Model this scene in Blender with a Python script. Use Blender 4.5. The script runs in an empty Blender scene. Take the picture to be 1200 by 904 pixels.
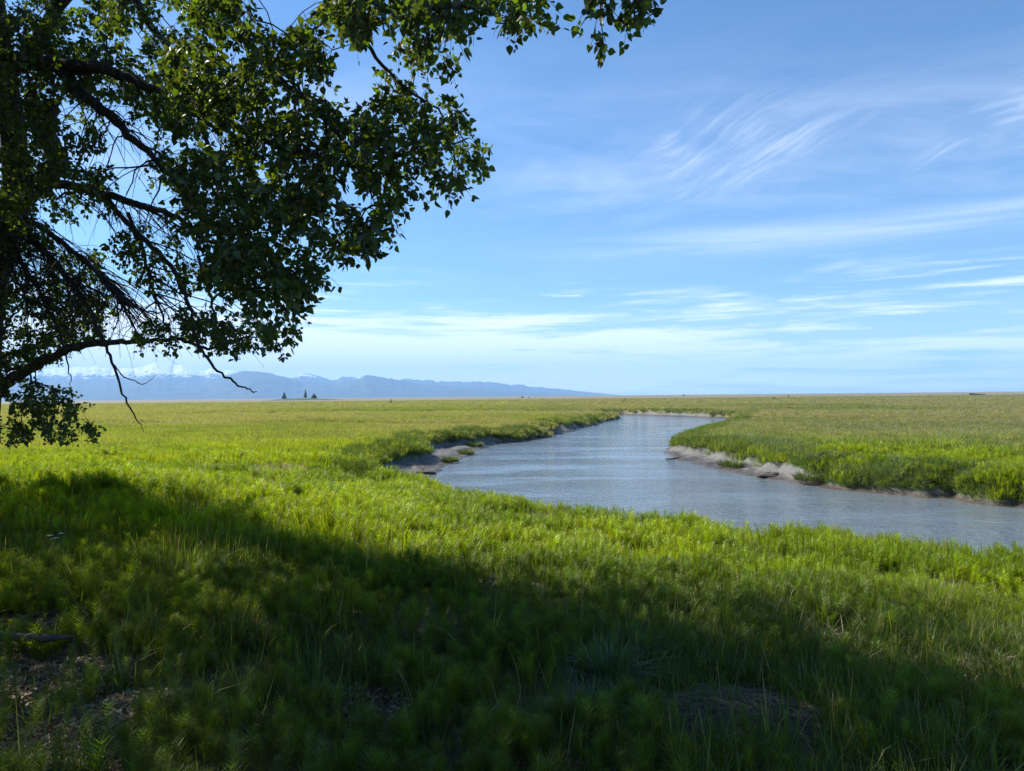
import bpy, math, random
import numpy as np
from mathutils import Matrix, Vector
rng = np.random.default_rng(7)
random.seed(7)
R = math.radians
sc = bpy.context.scene
col = sc.collection

# ------------------------------------------------------------------ camera, sky, sun, exposure
EYE = 3.5                                   # metres above the river surface (z = 0)
FPX, CX, CY = 850.0, 600.0, 452.0
cam_d = bpy.data.cameras.new('camera'); cam = bpy.data.objects.new('camera', cam_d); col.objects.link(cam)
cam_d.sensor_width = 36; cam_d.lens = FPX / 1200 * 36
cam_d.clip_start = 0.05; cam_d.clip_end = 60000
CAM_M = Matrix.Translation((0, 0, EYE)) @ Matrix.Rotation(R(90 + 0.84), 4, 'X') @ Matrix.Rotation(R(-0.55), 4, 'Z')
cam.matrix_world = CAM_M
sc.camera = cam

SUN_AZ, SUN_EL = -59.0, 39.0                # degrees from straight ahead (negative = left), height
w = bpy.data.worlds.new('World'); sc.world = w; w.use_nodes = True
nt = w.node_tree; N = nt.nodes; L = nt.links
for n in list(N): N.remove(n)
SKY_STRENGTH = 0.074
SUN_STRENGTH = 5.0
EXPOSURE = 1.02
class G:
    """tiny helper for writing math node graphs"""
    def __init__(s, tree): s.t = tree
    def new(s, typ, **kw):
        n = s.t.nodes.new(typ)
        for k, v in kw.items(): setattr(n, k, v)
        return n
    def put(s, sock, v):
        if hasattr(v, 'is_output'): s.t.links.new(v, sock)
        elif v is not None: sock.default_value = v
    def m(s, op, a, b=None, c=None, clamp=False):
        n = s.new('ShaderNodeMath', operation=op); n.use_clamp = clamp
        for i, v in enumerate((a, b, c)):
            if v is not None: s.put(n.inputs[i], v)
        return n.outputs[0]
    def ss(s, x, a, b, lo=0.0, hi=1.0):
        n = s.new('ShaderNodeMapRange', interpolation_type='SMOOTHSTEP')
        s.put(n.inputs[0], x); n.inputs[1].default_value = a; n.inputs[2].default_value = b
        n.inputs[3].default_value = lo; n.inputs[4].default_value = hi
        return n.outputs[0]
    def xyz(s, x, y, z):
        n = s.new('ShaderNodeCombineXYZ')
        for i, v in enumerate((x, y, z)): s.put(n.inputs[i], v)
        return n.outputs[0]
    def noise(s, vec, scale, detail=4.0, rough=0.55, dist=0.0, out=0):
        n = s.new('ShaderNodeTexNoise'); s.put(n.inputs['Vector'], vec)
        n.inputs['Scale'].default_value = scale; n.inputs['Detail'].default_value = detail
        n.inputs['Roughness'].default_value = rough; n.inputs['Distortion'].default_value = dist
        return n.outputs[out]
    def mix(s, f, a, b, blend='MIX'):
        n = s.new('ShaderNodeMix', data_type='RGBA', blend_type=blend)
        s.put(n.inputs[0], f); s.put(n.inputs[6], a); s.put(n.inputs[7], b)
        return n.outputs[2]
    def gauss(s, x, c, wd):
        d = s.m('DIVIDE', s.m('SUBTRACT', x, c), wd)
        return s.m('POWER', 2.718, s.m('MULTIPLY', s.m('MULTIPLY', d, d), -1.0))
g = G(nt)
sky = g.new('ShaderNodeTexSky', sky_type='NISHITA')
sky.sun_disc = False; sky.sun_elevation = R(SUN_EL); sky.sun_rotation = R(SUN_AZ)
sky.altitude = 0; sky.air_density = 1.0; sky.dust_density = 0.1; sky.ozone_density = 4.5
tc = g.new('ShaderNodeTexCoord'); sp = g.new('ShaderNodeSeparateXYZ'); L.new(tc.outputs['Generated'], sp.inputs[0])
X_, Y_, Z_ = sp.outputs
az = g.m('ARCTAN2', X_, Y_); el = g.m('ARCSINE', Z_)
# low bank of broken cloud over the mountains, thickest to the left
lowv = g.xyz(g.m('MULTIPLY', az, 5.0), g.m('MULTIPLY', el, 62.0), 3.7)
low = g.noise(lowv, 1.0, 6, 0.58, 0.25)
lowm = g.m('MULTIPLY', g.ss(el, 0.165, 0.035), g.ss(az, 0.65, -0.35, 0.42, 1.0))
lowc = g.m('MULTIPLY', g.ss(g.m('ADD', low, g.m('MULTIPLY', lowm, 0.42)), 0.50, 0.84), g.ss(el, 0.19, 0.12))
lowb = g.m('MULTIPLY', g.m('MULTIPLY', g.ss(el, 0.15, 0.02), g.ss(az, 0.75, -0.25, 0.35, 0.85)), g.m('ADD', 0.5, g.m('MULTIPLY', g.ss(low, .3, .7), .6)))
lowc = g.m('MAXIMUM', lowc, g.m('MULTIPLY', lowb, 0.85))
# mid streaks: small flat cloudlets and one long soft band
midv = g.xyz(g.m('MULTIPLY', az, 4.0), g.m('MULTIPLY', el, 75.0), 9.1)
mid = g.ss(g.noise(midv, 1.0, 5, 0.55, 0.3), 0.56, 0.74)
midm = g.m('ADD', g.gauss(el, 0.135, 0.02), g.m('MULTIPLY', g.gauss(el, 0.102, 0.012), 0.5))
midm = g.m('ADD', midm, g.m('MULTIPLY', g.gauss(el, 0.128, 0.022), g.ss(az, .2, -.1)))
midc = g.m('MULTIPLY', g.m('MULTIPLY', mid, midm), 0.65)
bn = g.noise(g.xyz(g.m('MULTIPLY', az, 2.2), g.m('MULTIPLY', el, 26.0), 1.3), 1.0, 5, 0.6, 0.4)
band = g.m('MULTIPLY', g.m('MULTIPLY', g.gauss(g.m('ADD', el, g.m('MULTIPLY', az, -0.005)), 0.198, 0.017), g.ss(az, -0.15, 0.3)), g.m('MULTIPLY', g.ss(bn, 0.25, 0.75), 0.48))
# feathery cirrus higher up: fibres curved by a warp
wx = g.noise(g.xyz(az, el, 5.0), 3.0, 3, 0.5)
fu = g.m('ADD', g.m('ADD', g.m('MULTIPLY', az, 0.95), g.m('MULTIPLY', el, 0.75)), g.m('MULTIPLY', wx, 0.10))
fv = g.m('ADD', g.m('SUBTRACT', g.m('MULTIPLY', el, 0.92), g.m('MULTIPLY', az, 0.36)), g.m('MULTIPLY', wx, 0.10))
fib = g.noise(g.xyz(g.m('MULTIPLY', fu, 3.6), g.m('MULTIPLY', fv, 40.0), 2.2), 1.0, 8, 0.66, 0.2)
pat = g.noise(g.xyz(g.m('MULTIPLY', az, 4.2), g.m('MULTIPLY', el, 9.0), 11.4), 1.0, 3, 0.5)
cirm = g.m('ADD', g.m('MULTIPLY', g.gauss(el, 0.315, 0.055), g.gauss(az, 0.26, 0.16)), g.m('MULTIPLY', g.gauss(el, 0.30, 0.045), g.gauss(az, 0.60, 0.11)))
circ = g.m('MULTIPLY', g.m('MULTIPLY', g.m('MULTIPLY', g.ss(fib, 0.32, 0.76), g.ss(g.noise(g.xyz(g.m('MULTIPLY', fu, 9.0), g.m('MULTIPLY', fv, 120.0), 7.0), 1.0, 6, .65, .2), .15, .6)), g.ss(pat, 0.28, 0.52)), g.m('MULTIPLY', cirm, 0.62))
veil = g.m('MULTIPLY', g.m('MULTIPLY', g.gauss(el, 0.30, 0.10), g.ss(g.noise(g.xyz(g.m('MULTIPLY', az, 2.5), g.m('MULTIPLY', el, 11.0), 4.0), 1.0, 5, 0.6, 0.5), 0.35, 0.75)), 0.24)
cl = g.m('MAXIMUM', g.m('MAXIMUM', lowc, midc), g.m('MAXIMUM', g.m('MAXIMUM', band, veil), circ))
cl = g.m('MULTIPLY', cl, g.ss(Z_, -0.02, 0.02))
cl = g.m('MINIMUM', cl, 0.85)
skyg = g.mix(1.0, sky.outputs[0], (.79, .985, 1.12, 1), 'MULTIPLY')
skyc = g.mix(cl, skyg, (10.6, 10.8, 11.2, 1))
bg = g.new('ShaderNodeBackground'); L.new(skyc, bg.inputs[0]); bg.inputs[1].default_value = SKY_STRENGTH
wo = g.new('ShaderNodeOutputWorld'); L.new(bg.outputs[0], wo.inputs[0])

sun_d = bpy.data.lights.new('sun', 'SUN'); sun = bpy.data.objects.new('sun', sun_d); col.objects.link(sun)
sun_d.energy = SUN_STRENGTH; sun_d.angle = R(0.53); sun_d.color = (1.0, 0.95, 0.86)
S = Vector((math.sin(R(SUN_AZ)) * math.cos(R(SUN_EL)), math.cos(R(SUN_AZ)) * math.cos(R(SUN_EL)), math.sin(R(SUN_EL))))
sun.rotation_euler = S.to_track_quat('Z', 'Y').to_euler(); sun.location = (-30, 20, 60)

vs = sc.view_settings
vs.view_transform = 'Standard'; vs.look = 'None'; vs.exposure = EXPOSURE; vs.gamma = 1.0; vs.use_curve_mapping = False
sc.render.engine = 'CYCLES'
cy = sc.cycles
cy.use_denoising = True; cy.max_bounces = 8; cy.diffuse_bounces = 3; cy.glossy_bounces = 2; cy.transmission_bounces = 4
cy.transparent_max_bounces = 4; cy.volume_bounces = 1; cy.caustics_reflective = False; cy.caustics_refractive = False
cy.sample_clamp_indirect = 4.0
try:
    cy.denoiser = 'OPENIMAGEDENOISE'; cy.denoising_input_passes = 'RGB_ALBEDO_NORMAL'; cy.denoising_prefilter = 'NONE'
except Exception: pass

# ------------------------------------------------------------------ numeric helpers
MR = np.array(CAM_M.to_3x3())
def ray(px, py):
    d = np.array([(px - CX) / FPX, -(py - CY) / FPX, -1.0]); d = MR @ d
    return d / d[1]
def at(px, py, Y):
    """the world point seen at photo pixel (px, py) that lies Y metres ahead"""
    d = ray(px, py); return np.array([d[0] * Y, Y, EYE + d[2] * Y])
def project(P):
    q = (np.asarray(P) - np.array([0, 0, EYE])) @ MR
    z = -q[:, 2]; zz = np.where(z > 0.05, z, 0.05)
    return CX + FPX * q[:, 0] / zz, CY - FPX * q[:, 1] / zz, z
def _hash(ix, iy, seed):
    h = (ix.astype(np.int64) * 374761393 + iy.astype(np.int64) * 668265263 + seed * 1442695041) & 0xffffffff
    h = ((h ^ (h >> 13)) * 1274126177) & 0xffffffff
    return ((h ^ (h >> 16)) & 0xffff) / 65535.0
def vnoise(x, y, seed=0):
    ix = np.floor(x); iy = np.floor(y); fx = x - ix; fy = y - iy
    fx = fx * fx * fx * (fx * (fx * 6 - 15) + 10); fy = fy * fy * fy * (fy * (fy * 6 - 15) + 10)
    a = _hash(ix, iy, seed); b = _hash(ix + 1, iy, seed); c = _hash(ix, iy + 1, seed); d = _hash(ix + 1, iy + 1, seed)
    return a + (b - a) * fx + (c - a) * fy + (a - b - c + d) * fx * fy
def fbm(x, y, seed=0, o=4, gain=0.5):
    s = 0; a = 1; t = 0
    for i in range(o):
        s = s + a * vnoise(x * 2 ** i + 17.3 * i, y * 2 ** i - 9.1 * i, seed + i); t += a; a *= gain
    return s / t
def sstep(a, b, x):
    t = np.clip((x - a) / (b - a), 0, 1); return t * t * (3 - 2 * t)

# ------------------------------------------------------------------ the river's outline and the lie of the land
# x, y, width of bare mud above the water, steepness of the bank (0 gentle near bank, 1 cut bank)
OUT = [(60, -2, 0, 0), (30, 6, 0, 0), (17, 11.8, 0, 0), (11.5, 14.6, 0, 0), (8.6, 16.4, 0, 0), (6.6, 17.6, 0, 0), (4.6, 18.9, 0, 0), (2.4, 20.8, 0, 0), (0.0, 22.9, 0, 0),
       (-2.0, 26.2, .7, .3), (-2.9, 28.5, 2.2, .8), (-3.3, 32.0, 2.6, 1), (-3.5, 35.5, 2.0, 1), (-3.1, 39.0, 1.4, 1), (-2.5, 43.0, 2.6, 1), (-2.2, 46.5, 2.8, 1), (-1.5, 50.5, 1.2, 1), (0.4, 56, .3, 1),
       (2.9, 62, .2, 1), (5.6, 71, .9, 1), (8.6, 81, .3, 1), (12.2, 95, .2, 1), (16.2, 109, .2, 1), (15, 116, .2, 1), (5, 125, .2, 1), (-20, 133, .2, 1), (-60, 138, .2, 1),
       (-60, 154, .2, 1), (-20, 149, .2, 1), (5, 141, .2, 1), (18.4, 131, .3, 1), (24, 121, 1.0, 1), (28, 113, .7, 1), (31, 105, .3, 1), (29.5, 96, .6, 1), (24, 82, .6, 1),
       (17, 64, .3, 1), (11.6, 51, .3, 1), (9.3, 44.5, .6, 1), (8.8, 40.5, 1.5, 1), (9.0, 37.0, 1.9, 1), (9.6, 33.6, 1.7, 1), (10.3, 30.2, 1.0, 1), (11.4, 27.4, .45, 1), (12.9, 25.3, .3, 1), (13.7, 24.2, .3, 1), (14.9, 24.3, .2, 1), (14.6, 23.4, .2, 1),
       (15.0, 22.4, .2, 1), (18, 20.5, .2, 1), (30, 16.5, .2, 1), (60, 10, .2, 1)]
OUT = np.array(OUT, float)
def catmull(P, n):
    m = len(P); res = []
    for i in range(m):
        p0, p1, p2, p3 = P[i - 1], P[i], P[(i + 1) % m], P[(i + 2) % m]
        for k in range(n):
            t = k / n
            res.append(0.5 * (2 * p1 + (p2 - p0) * t + (2 * p0 - 5 * p1 + 4 * p2 - p3) * t * t + (3 * p1 - p0 - 3 * p2 + p3) * t ** 3))
    return np.array(res)
RIV = catmull(OUT, 4); RIV[:, 2:] = np.maximum(RIV[:, 2:], 0)
def river_field(x, y):
    """signed distance to the waterline (+ on land), mud width and steepness there"""
    x = np.asarray(x, float); y = np.asarray(y, float)
    best = np.full(x.shape, 1e9); mud = np.zeros(x.shape); st = np.zeros(x.shape); ins = np.zeros(x.shape, bool)
    n = len(RIV)
    for i in range(n):
        a = RIV[i]; b = RIV[(i + 1) % n]; e = b[:2] - a[:2]; l2 = max(e @ e, 1e-9)
        t = np.clip(((x - a[0]) * e[0] + (y - a[1]) * e[1]) / l2, 0, 1)
        d2 = (x - a[0] - t * e[0]) ** 2 + (y - a[1] - t * e[1]) ** 2
        k = d2 < best
        best = np.where(k, d2, best); mud = np.where(k, a[2] + t * (b[2] - a[2]), mud); st = np.where(k, a[3] + t * (b[3] - a[3]), st)
        c = (a[1] > y) != (b[1] > y)
        if c.any():
            xi = a[0] + (y - a[1]) / (e[1] if abs(e[1]) > 1e-9 else 1e-9) * e[0]
            ins ^= c & (x < xi)
    d = np.sqrt(best)
    return np.where(ins, -d, d), mud, np.clip(st, 0, 1)
TREE_X, TREE_Y = -9.45, 13.0
PLAIN = 0.85
def terrain(x, y):
    x = np.asarray(x, float); y = np.asarray(y, float)
    r = np.hypot(x, y)
    d = np.full(x.shape, 99.0); mud = np.zeros(x.shape); st = np.ones(x.shape)
    k = (r < 230)
    if k.any():
        dd, mm, ss_ = river_field(x[k], y[k])
        far = np.clip(r[k] / 40, 0.35, 1.6)
        dd = dd + (fbm(x[k] * 0.9, y[k] * 0.9, 3, 3) - 0.5) * 0.9 * far * ss_ + (fbm(x[k] * 0.25, y[k] * 0.25, 8, 2) - 0.5) * 1.4 * ss_ * (mm < 1.2)
        d[k] = dd; mud[k] = mm; st[k] = ss_
    near_p = np.interp(d, [-5, -1, 0, 1.2, 2.5, 5, 9], [-.8, -.25, 0, .12, .28, .55, PLAIN])
    dm = np.maximum(d - mud, 0)
    cut = np.where(d < 0, np.interp(d, [-4, -.6, 0], [-.8, -.2, 0]), np.minimum(d / np.maximum(mud, .05), 1) * np.where(mud > .5, .24, .06) + np.interp(dm, [0, .25, .7, 1.5, 3], [0, .30, .55, .70, PLAIN - .06]))
    lump = (fbm(x * 2.2, y * 2.2, 21, 3) - 0.5)
    cut = cut + np.where((d > 0) & (d < mud + .6), lump * 0.22, 0) * (d > 0.05)
    z = near_p * (1 - st) + cut * st
    m = 1 - sstep(13, 34, np.hypot(x + 4, (y - 2)))
    z = z + np.clip((d - 7.5) / 13, 0, 1.15) * m * 1.05
    z = z + 0.62 * np.exp(-(((x - TREE_X - 1) / 6.5) ** 2 + ((y - TREE_Y) / 6) ** 2)) * 0.95
    land = sstep(0.5, 4, d)
    z = z + land * ((fbm(x * 0.12, y * 0.12, 31, 3) - 0.5) * 0.30 * sstep(4, 25, r) + (fbm(x * 0.9, y * 0.9, 41, 3) - 0.5) * 0.16)
    z = z + sstep(200, 3000, r) * 0.6 * (fbm(x * 0.004, y * 0.004, 51, 3) - 0.5)
    return z, d, mud, st
def gz(x, y): return float(terrain(np.array([x]), np.array([y]))[0][0])
def hit(px, py):
    d = ray(px, py); Ys = np.exp(np.linspace(math.log(1.2), math.log(3000), 1500))
    z, *_ = terrain(d[0] * Ys, Ys); b = np.nonzero(EYE + d[2] * Ys < z)[0]
    Y = Ys[b[0]] if len(b) else 3000.0
    return np.array([d[0] * Y, Y, EYE + d[2] * Y])

# where the photograph shows bare soil, straw or litter (pixel, radius in metres)
BARE = [(25, 745, .35), (50, 880, .45), (85, 800, .28), (425, 830, .30), (450, 862, .22), (715, 700, .16), (975, 752, .3), (150, 830, .25), (290, 845, .16), (30, 830, .35), (800, 705, .14), (25, 796, .22), (75, 790, .15), (20, 812, .30), (60, 812, .25)]
BARE = [(a, b, r_ * (1.1 if a < 200 else 1.0)) for a, b, r_ in BARE]
BAREW = [(*hit(a, b)[:2], r_) for a, b, r_ in BARE]
STRAW = [(243, 552, .9), (320, 556, 1.2), (300, 563, .8), (635, 613, .3), (1105, 705, .3), (1010, 698, .2), (1160, 790, .25), (965, 760, .25)]
HEAP = [(*hit(862, 845)[:2], .62), (*hit(716, 812)[:2], .22), (*hit(700, 850)[:2], .2)]
STRAWW = [(*hit(a, b)[:2], r_) for a, b, r_ in STRAW]
def spots(x, y, lst):
    m = np.zeros(np.shape(x))
    for cx, cy_, rr in lst:
        q = np.hypot(x - cx, (y - cy_) * 0.8) / rr + (fbm(x * 4, y * 4, 77, 2) - .5) * .9
        m = np.maximum(m, 1 - sstep(.6, 1.15, q))
    return m

# ------------------------------------------------------------------ materials
def new_mat(name):
    m = bpy.data.materials.new(name); m.use_nodes = True
    t = m.node_tree; t.nodes.clear()
    return m, G(t), t.nodes.new('ShaderNodeOutputMaterial')
def bsdf(g, o, color, rough=0.8, spec=0.3, normal=None):
    b = g.new('ShaderNodeBsdfPrincipled'); g.put(b.inputs['Base Color'], color); g.put(b.inputs['Roughness'], rough)
    b.inputs['Specular IOR Level'].default_value = spec
    if normal is not None: g.t.links.new(normal, b.inputs['Normal'])
    if o: g.t.links.new(b.outputs[0], o.inputs[0])
    return b
def bump(g, h, s, d):
    b = g.new('ShaderNodeBump'); b.inputs['Strength'].default_value = s; b.inputs['Distance'].default_value = d
    g.t.links.new(h, b.inputs['Height']); return b.outputs[0]
def plain_mat(name, c, rough=0.85, var=0.3, scale=12.0, bmp=0.0, spec=0.25):
    m, g, o = new_mat(name)
    p = g.new('ShaderNodeTexCoord').outputs['Object']
    n = g.noise(p, scale, 5, 0.6)
    cc = g.mix(n, tuple(v * (1 - var) for v in c) + (1,), tuple(v * (1 + var) for v in c) + (1,))
    bsdf(g, o, cc, rough, spec, bump(g, n, bmp, 0.05) if bmp else None)
    return m
def attr(g, name, typ='GEOMETRY', out='Fac'):
    a = g.new('ShaderNodeAttribute', attribute_name=name, attribute_type=typ); return a.outputs[out]
def blade_mat(name, color=None, trans=0.5, gloss=0.022, var=0.35, tsat=(1.60, 1.55, .3)):
    """thin leaves: light passes through; colour from the plant's own patch colour and a per-blade variation"""
    m, g, o = new_mat(name)
    c = attr(g, 'col', 'INSTANCER', 'Color') if color is None else tuple(color) + (1,)
    if color is not None:
        c = g.mix(0.0, c, c)
    br = attr(g, 'br'); dry = attr(g, 'dry')
    hs = g.new('ShaderNodeHueSaturation'); g.put(hs.inputs['Color'], c)
    g.put(hs.inputs['Value'], g.m('ADD', 1 - var, g.m('MULTIPLY', br, 2 * var)))
    g.put(hs.inputs['Hue'], g.m('ADD', 0.485, g.m('MULTIPLY', br, 0.03)))
    cc = g.mix(dry, hs.outputs[0], (.30, .25, .15, 1))
    tcx = g.mix(1.0, cc, tuple(tsat) + (1,), 'MULTIPLY')
    d = g.new('ShaderNodeBsdfDiffuse'); g.put(d.inputs[0], cc)
    t = g.new('ShaderNodeBsdfTranslucent'); g.put(t.inputs[0], tcx)
    mx = g.new('ShaderNodeMixShader'); mx.inputs[0].default_value = trans
    g.t.links.new(d.outputs[0], mx.inputs[1]); g.t.links.new(t.outputs[0], mx.inputs[2])
    gl = g.new('ShaderNodeBsdfGlossy'); gl.inputs['Roughness'].default_value = 0.42
    m2 = g.new('ShaderNodeMixShader'); m2.inputs[0].default_value = gloss
    g.t.links.new(mx.outputs[0], m2.inputs[1]); g.t.links.new(gl.outputs[0], m2.inputs[2])
    g.t.links.new(m2.outputs[0], o.inputs[0])
    return m

# ------------------------------------------------------------------ mesh helpers
def mesh_np(name, V, F, mats=(), attrs=None, smooth=False):
    """V (n,3); F list of int arrays, each (k, 3) or (k, 4)"""
    me = bpy.data.meshes.new(name)
    V = np.ascontiguousarray(V, np.float32)
    F = [np.asarray(f, np.int32) for f in F if len(f)]
    li = np.concatenate([f.ravel() for f in F]); cnt = np.concatenate([np.full(len(f), f.shape[1], np.int32) for f in F])
    me.vertices.add(len(V)); me.vertices.foreach_set('co', V.ravel())
    me.loops.add(len(li)); me.loops.foreach_set('vertex_index', li)
    me.polygons.add(len(cnt)); st = np.concatenate([[0], np.cumsum(cnt)[:-1]]).astype(np.int32)
    me.polygons.foreach_set('loop_start', st)
    if smooth: me.polygons.foreach_set('use_smooth', np.ones(len(cnt), bool))
    for k, v in (attrs or {}).items():
        a = me.attributes.new(k, 'FLOAT', 'POINT'); a.data.foreach_set('value', np.asarray(v, np.float32))
    for m in mats: me.materials.append(m)
    me.update(calc_edges=True); me.validate()
    return me
def link(name, me, parent=None, loc=None):
    o = bpy.data.objects.new(name, me); col.objects.link(o)
    if parent: o.parent = parent
    if loc is not None: o.location = loc
    return o
def empty(name, loc): return link(name, None, None, loc)
def tag(o, label=None, cat=None, group=None, kind=None):
    if label: o['label'] = label
    if cat: o['category'] = cat
    if group: o['group'] = group
    if kind: o['kind'] = kind
    return o
class Acc:
    def __init__(s): s.V = []; s.F3 = []; s.F4 = []; s.n = 0; s.A = {}
    def add(s, V, F3=None, F4=None, **at_):
        V = np.asarray(V, float).reshape(-1, 3)
        if F3 is not None and len(F3): s.F3.append(np.asarray(F3, int).reshape(-1, 3) + s.n)
        if F4 is not None and len(F4): s.F4.append(np.asarray(F4, int).reshape(-1, 4) + s.n)
        s.V.append(V); s.n += len(V)
        for k, v in at_.items(): s.A.setdefault(k, []).append(np.broadcast_to(np.asarray(v, float), (len(V),)))
    def mesh(s, name, mats, smooth=False, off=None):
        V = np.concatenate(s.V)
        if off is not None: V = V - np.asarray(off)
        F = ([np.concatenate(s.F3)] if s.F3 else []) + ([np.concatenate(s.F4)] if s.F4 else [])
        return mesh_np(name, V, F, mats, {k: np.concatenate(v) for k, v in s.A.items()}, smooth)
def tube(acc, P, rad, sides=6, wob=0.0, cap=True):
    P = np.asarray(P, float); n = len(P); rad = np.broadcast_to(np.asarray(rad, float), (n,))
    T = np.gradient(P, axis=0); T /= np.linalg.norm(T, axis=1)[:, None] + 1e-9
    up = np.array([0.13, 0.27, 0.95]) if abs(T[0][2]) < .9 else np.array([1.0, .1, 0])
    A = np.cross(T, up); A /= np.linalg.norm(A, axis=1)[:, None] + 1e-9; B = np.cross(T, A)
    th = np.linspace(0, 2 * np.pi, sides, endpoint=False)
    rr = rad[:, None] * (1 + wob * (rng.random((n, sides)) - .5) * 2)
    V = P[:, None, :] + rr[..., None] * (np.cos(th)[None, :, None] * A[:, None, :] + np.sin(th)[None, :, None] * B[:, None, :])
    i = np.arange(n - 1)[:, None] * sides; j = np.arange(sides)[None, :]; k = (j + 1) % sides
    F4 = np.stack([i + j, i + k, i + sides + k, i + sides + j], -1).reshape(-1, 4)
    V = V.reshape(-1, 3); F3 = []
    if cap:
        V = np.vstack([V, P[0], P[-1]]); a = n * sides
        F3 = [(a, (q + 1) % sides, q) for q in range(sides)] + [(a + 1, (n - 1) * sides + q, (n - 1) * sides + (q + 1) % sides) for q in range(sides)]
    acc.add(V, F3, F4)
def smooth_path(P, n):
    """Catmull-Rom through open points (any columns)"""
    P = np.asarray(P, float); Q = np.vstack([2 * P[0] - P[1], P, 2 * P[-1] - P[-2]]); out = []
    for i in range(1, len(Q) - 2):
        p0, p1, p2, p3 = Q[i - 1:i + 3]
        for t in np.linspace(0, 1, n, endpoint=False):
            out.append(0.5 * (2 * p1 + (p2 - p0) * t + (2 * p0 - 5 * p1 + 4 * p2 - p3) * t * t + (3 * p1 - p0 - 3 * p2 + p3) * t ** 3))
    out.append(P[-1]); return np.array(out)

# ------------------------------------------------------------------ ground
angs = np.concatenate([np.linspace(-math.pi, -1.05, 26, endpoint=False), np.linspace(-1.05, 1.05, 760), np.linspace(1.05, math.pi, 27)[1:-1]])
rad = [0.6]
while rad[-1] < 18500:
    r_ = rad[-1]; rad.append(r_ * (1.0066 if 3 < r_ < 190 else 1.03 if r_ < 190 else 1.05))
rad = np.array(rad)
AA, RR = np.meshgrid(angs, rad)
GX = RR * np.sin(AA); GY = RR * np.cos(AA)
GZ, GD, GM, GS = terrain(GX.ravel(), GY.ravel())
na, nr = len(angs), len(rad)
V = np.stack([GX.ravel(), GY.ravel(), GZ], 1); V = np.vstack([V, [0, 0, GZ[:na].mean()]])
i = np.arange(nr - 1)[:, None] * na; j = np.arange(na)[None, :]; k = (j + 1) % na
F4 = np.stack([i + j, i + na + j, i + na + k, i + k], -1).reshape(-1, 4)[:, ::-1]
F3 = np.array([(nr * na, q, (q + 1) % na) for q in range(na)])[:, ::-1]
r_all = np.hypot(V[:, 0], V[:, 1])
def mud_mask(x, y, d, mud, st, z):
    a = (st > .25) & (mud > .5) & (d < mud + .25)
    e = fbm(x * 1.3, y * 1.3, 91, 3)
    m1 = np.where(a, 1 - sstep(0.0, .5, (d - mud - .05 + (e - .5) * .7)), 0)
    m2 = 1 - sstep(.05, .28, z + (e - .5) * .12)
    return np.clip(np.maximum(m1, m2), 0, 1)
mudv = np.append(mud_mask(GX.ravel(), GY.ravel(), GD, GM, GS, GZ), 0)
def dryness(x, y):
    r = np.hypot(x, y)
    a = fbm(x * 0.035, y * 0.035, 61, 4); b = fbm(x * .006, y * .0035, 63, 3)
    t = np.where(x < 2, sstep(.26, .56, a), sstep(.28, .56, a)) * sstep(34, 62, r) * 0.85
    t = np.maximum(t, sstep(.40, .60, b) * sstep(90, 170, r) * .9)
    t = np.maximum(t, sstep(150, 420, r) * (.55 + .5 * b))
    return np.clip(t, 0, 1)
dryv = dryness(V[:, 0], V[:, 1])
barev = spots(V[:, 0], V[:, 1], BAREW)
m, g, o = new_mat('marsh_ground')
P = g.new('ShaderNodeNewGeometry').outputs['Position']
n1 = g.noise(P, 0.9, 6, .62); n2 = g.noise(P, 9.0, 5, .65); n3 = g.noise(P, 45.0, 3, .6); n4 = g.noise(P, 0.055, 4, .6)
green = g.mix(n1, (.035, .055, .012, 1), (.085, .115, .028, 1))
tan = g.mix(n4, (.15, .125, .065, 1), (.26, .21, .135, 1))
c = g.mix(attr(g, 'dry'), green, tan)
soil = g.mix(n2, (.040, .030, .020, 1), (.16, .125, .085, 1))
c = g.mix(g.m('MAXIMUM', attr(g, 'bare'), g.m('MULTIPLY', attr(g, 'near'), .8)), c, soil)
mudc = g.mix(g.noise(P, 2.5, 6, .65), (.085, .080, .074, 1), (.225, .217, .205, 1))
c = g.mix(attr(g, 'mud'), c, mudc)
wet = g.new('ShaderNodeSeparateXYZ'); g.t.links.new(P, wet.inputs[0])
wetf = g.ss(g.m('ADD', wet.outputs[2], g.m('MULTIPLY', g.m('SUBTRACT', n2, .5), .12)), .19, .07)
c = g.mix(wetf, c, (.075, .062, .048, 1))
b = bsdf(g, o, c, g.m('SUBTRACT', .92, g.m('MULTIPLY', wetf, .5)), .25, bump(g, g.m('ADD', n2, g.m('MULTIPLY', n3, .5)), .7, .06))
nearv = 1 - sstep(14, 26, r_all)
gm = mesh_np('ground', V, [F3, F4], [m], {'mud': mudv, 'dry': dryv, 'bare': barev, 'near': nearv}, True)
tag(link('ground', gm), kind='structure')

# ------------------------------------------------------------------ river
m, g, o = new_mat('river_water')
P = g.new('ShaderNodeNewGeometry').outputs['Position']
mp = g.new('ShaderNodeMapping'); g.t.links.new(P, mp.inputs[0]); mp.inputs['Rotation'].default_value = (0, 0, R(-24)); mp.inputs['Scale'].default_value = (1.0, 2.1, 1)
rip = g.noise(mp.outputs[0], 1.9, 3, .55, .6)
rip2 = g.noise(mp.outputs[0], 9.0, 3, .6, .3)
mp2 = g.new('ShaderNodeMapping'); g.t.links.new(P, mp2.inputs[0]); mp2.inputs['Rotation'].default_value = (0, 0, R(-18)); mp2.inputs['Scale'].default_value = (.10, .30, 1)
zone = g.ss(g.noise(mp2.outputs[0], 1.0, 4, .55, .6), .36, .62)
amp = g.m('ADD', .22, g.m('MULTIPLY', zone, .88))
hgt = g.m('MULTIPLY', g.m('ADD', rip, g.m('MULTIPLY', rip2, .30)), amp)
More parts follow.
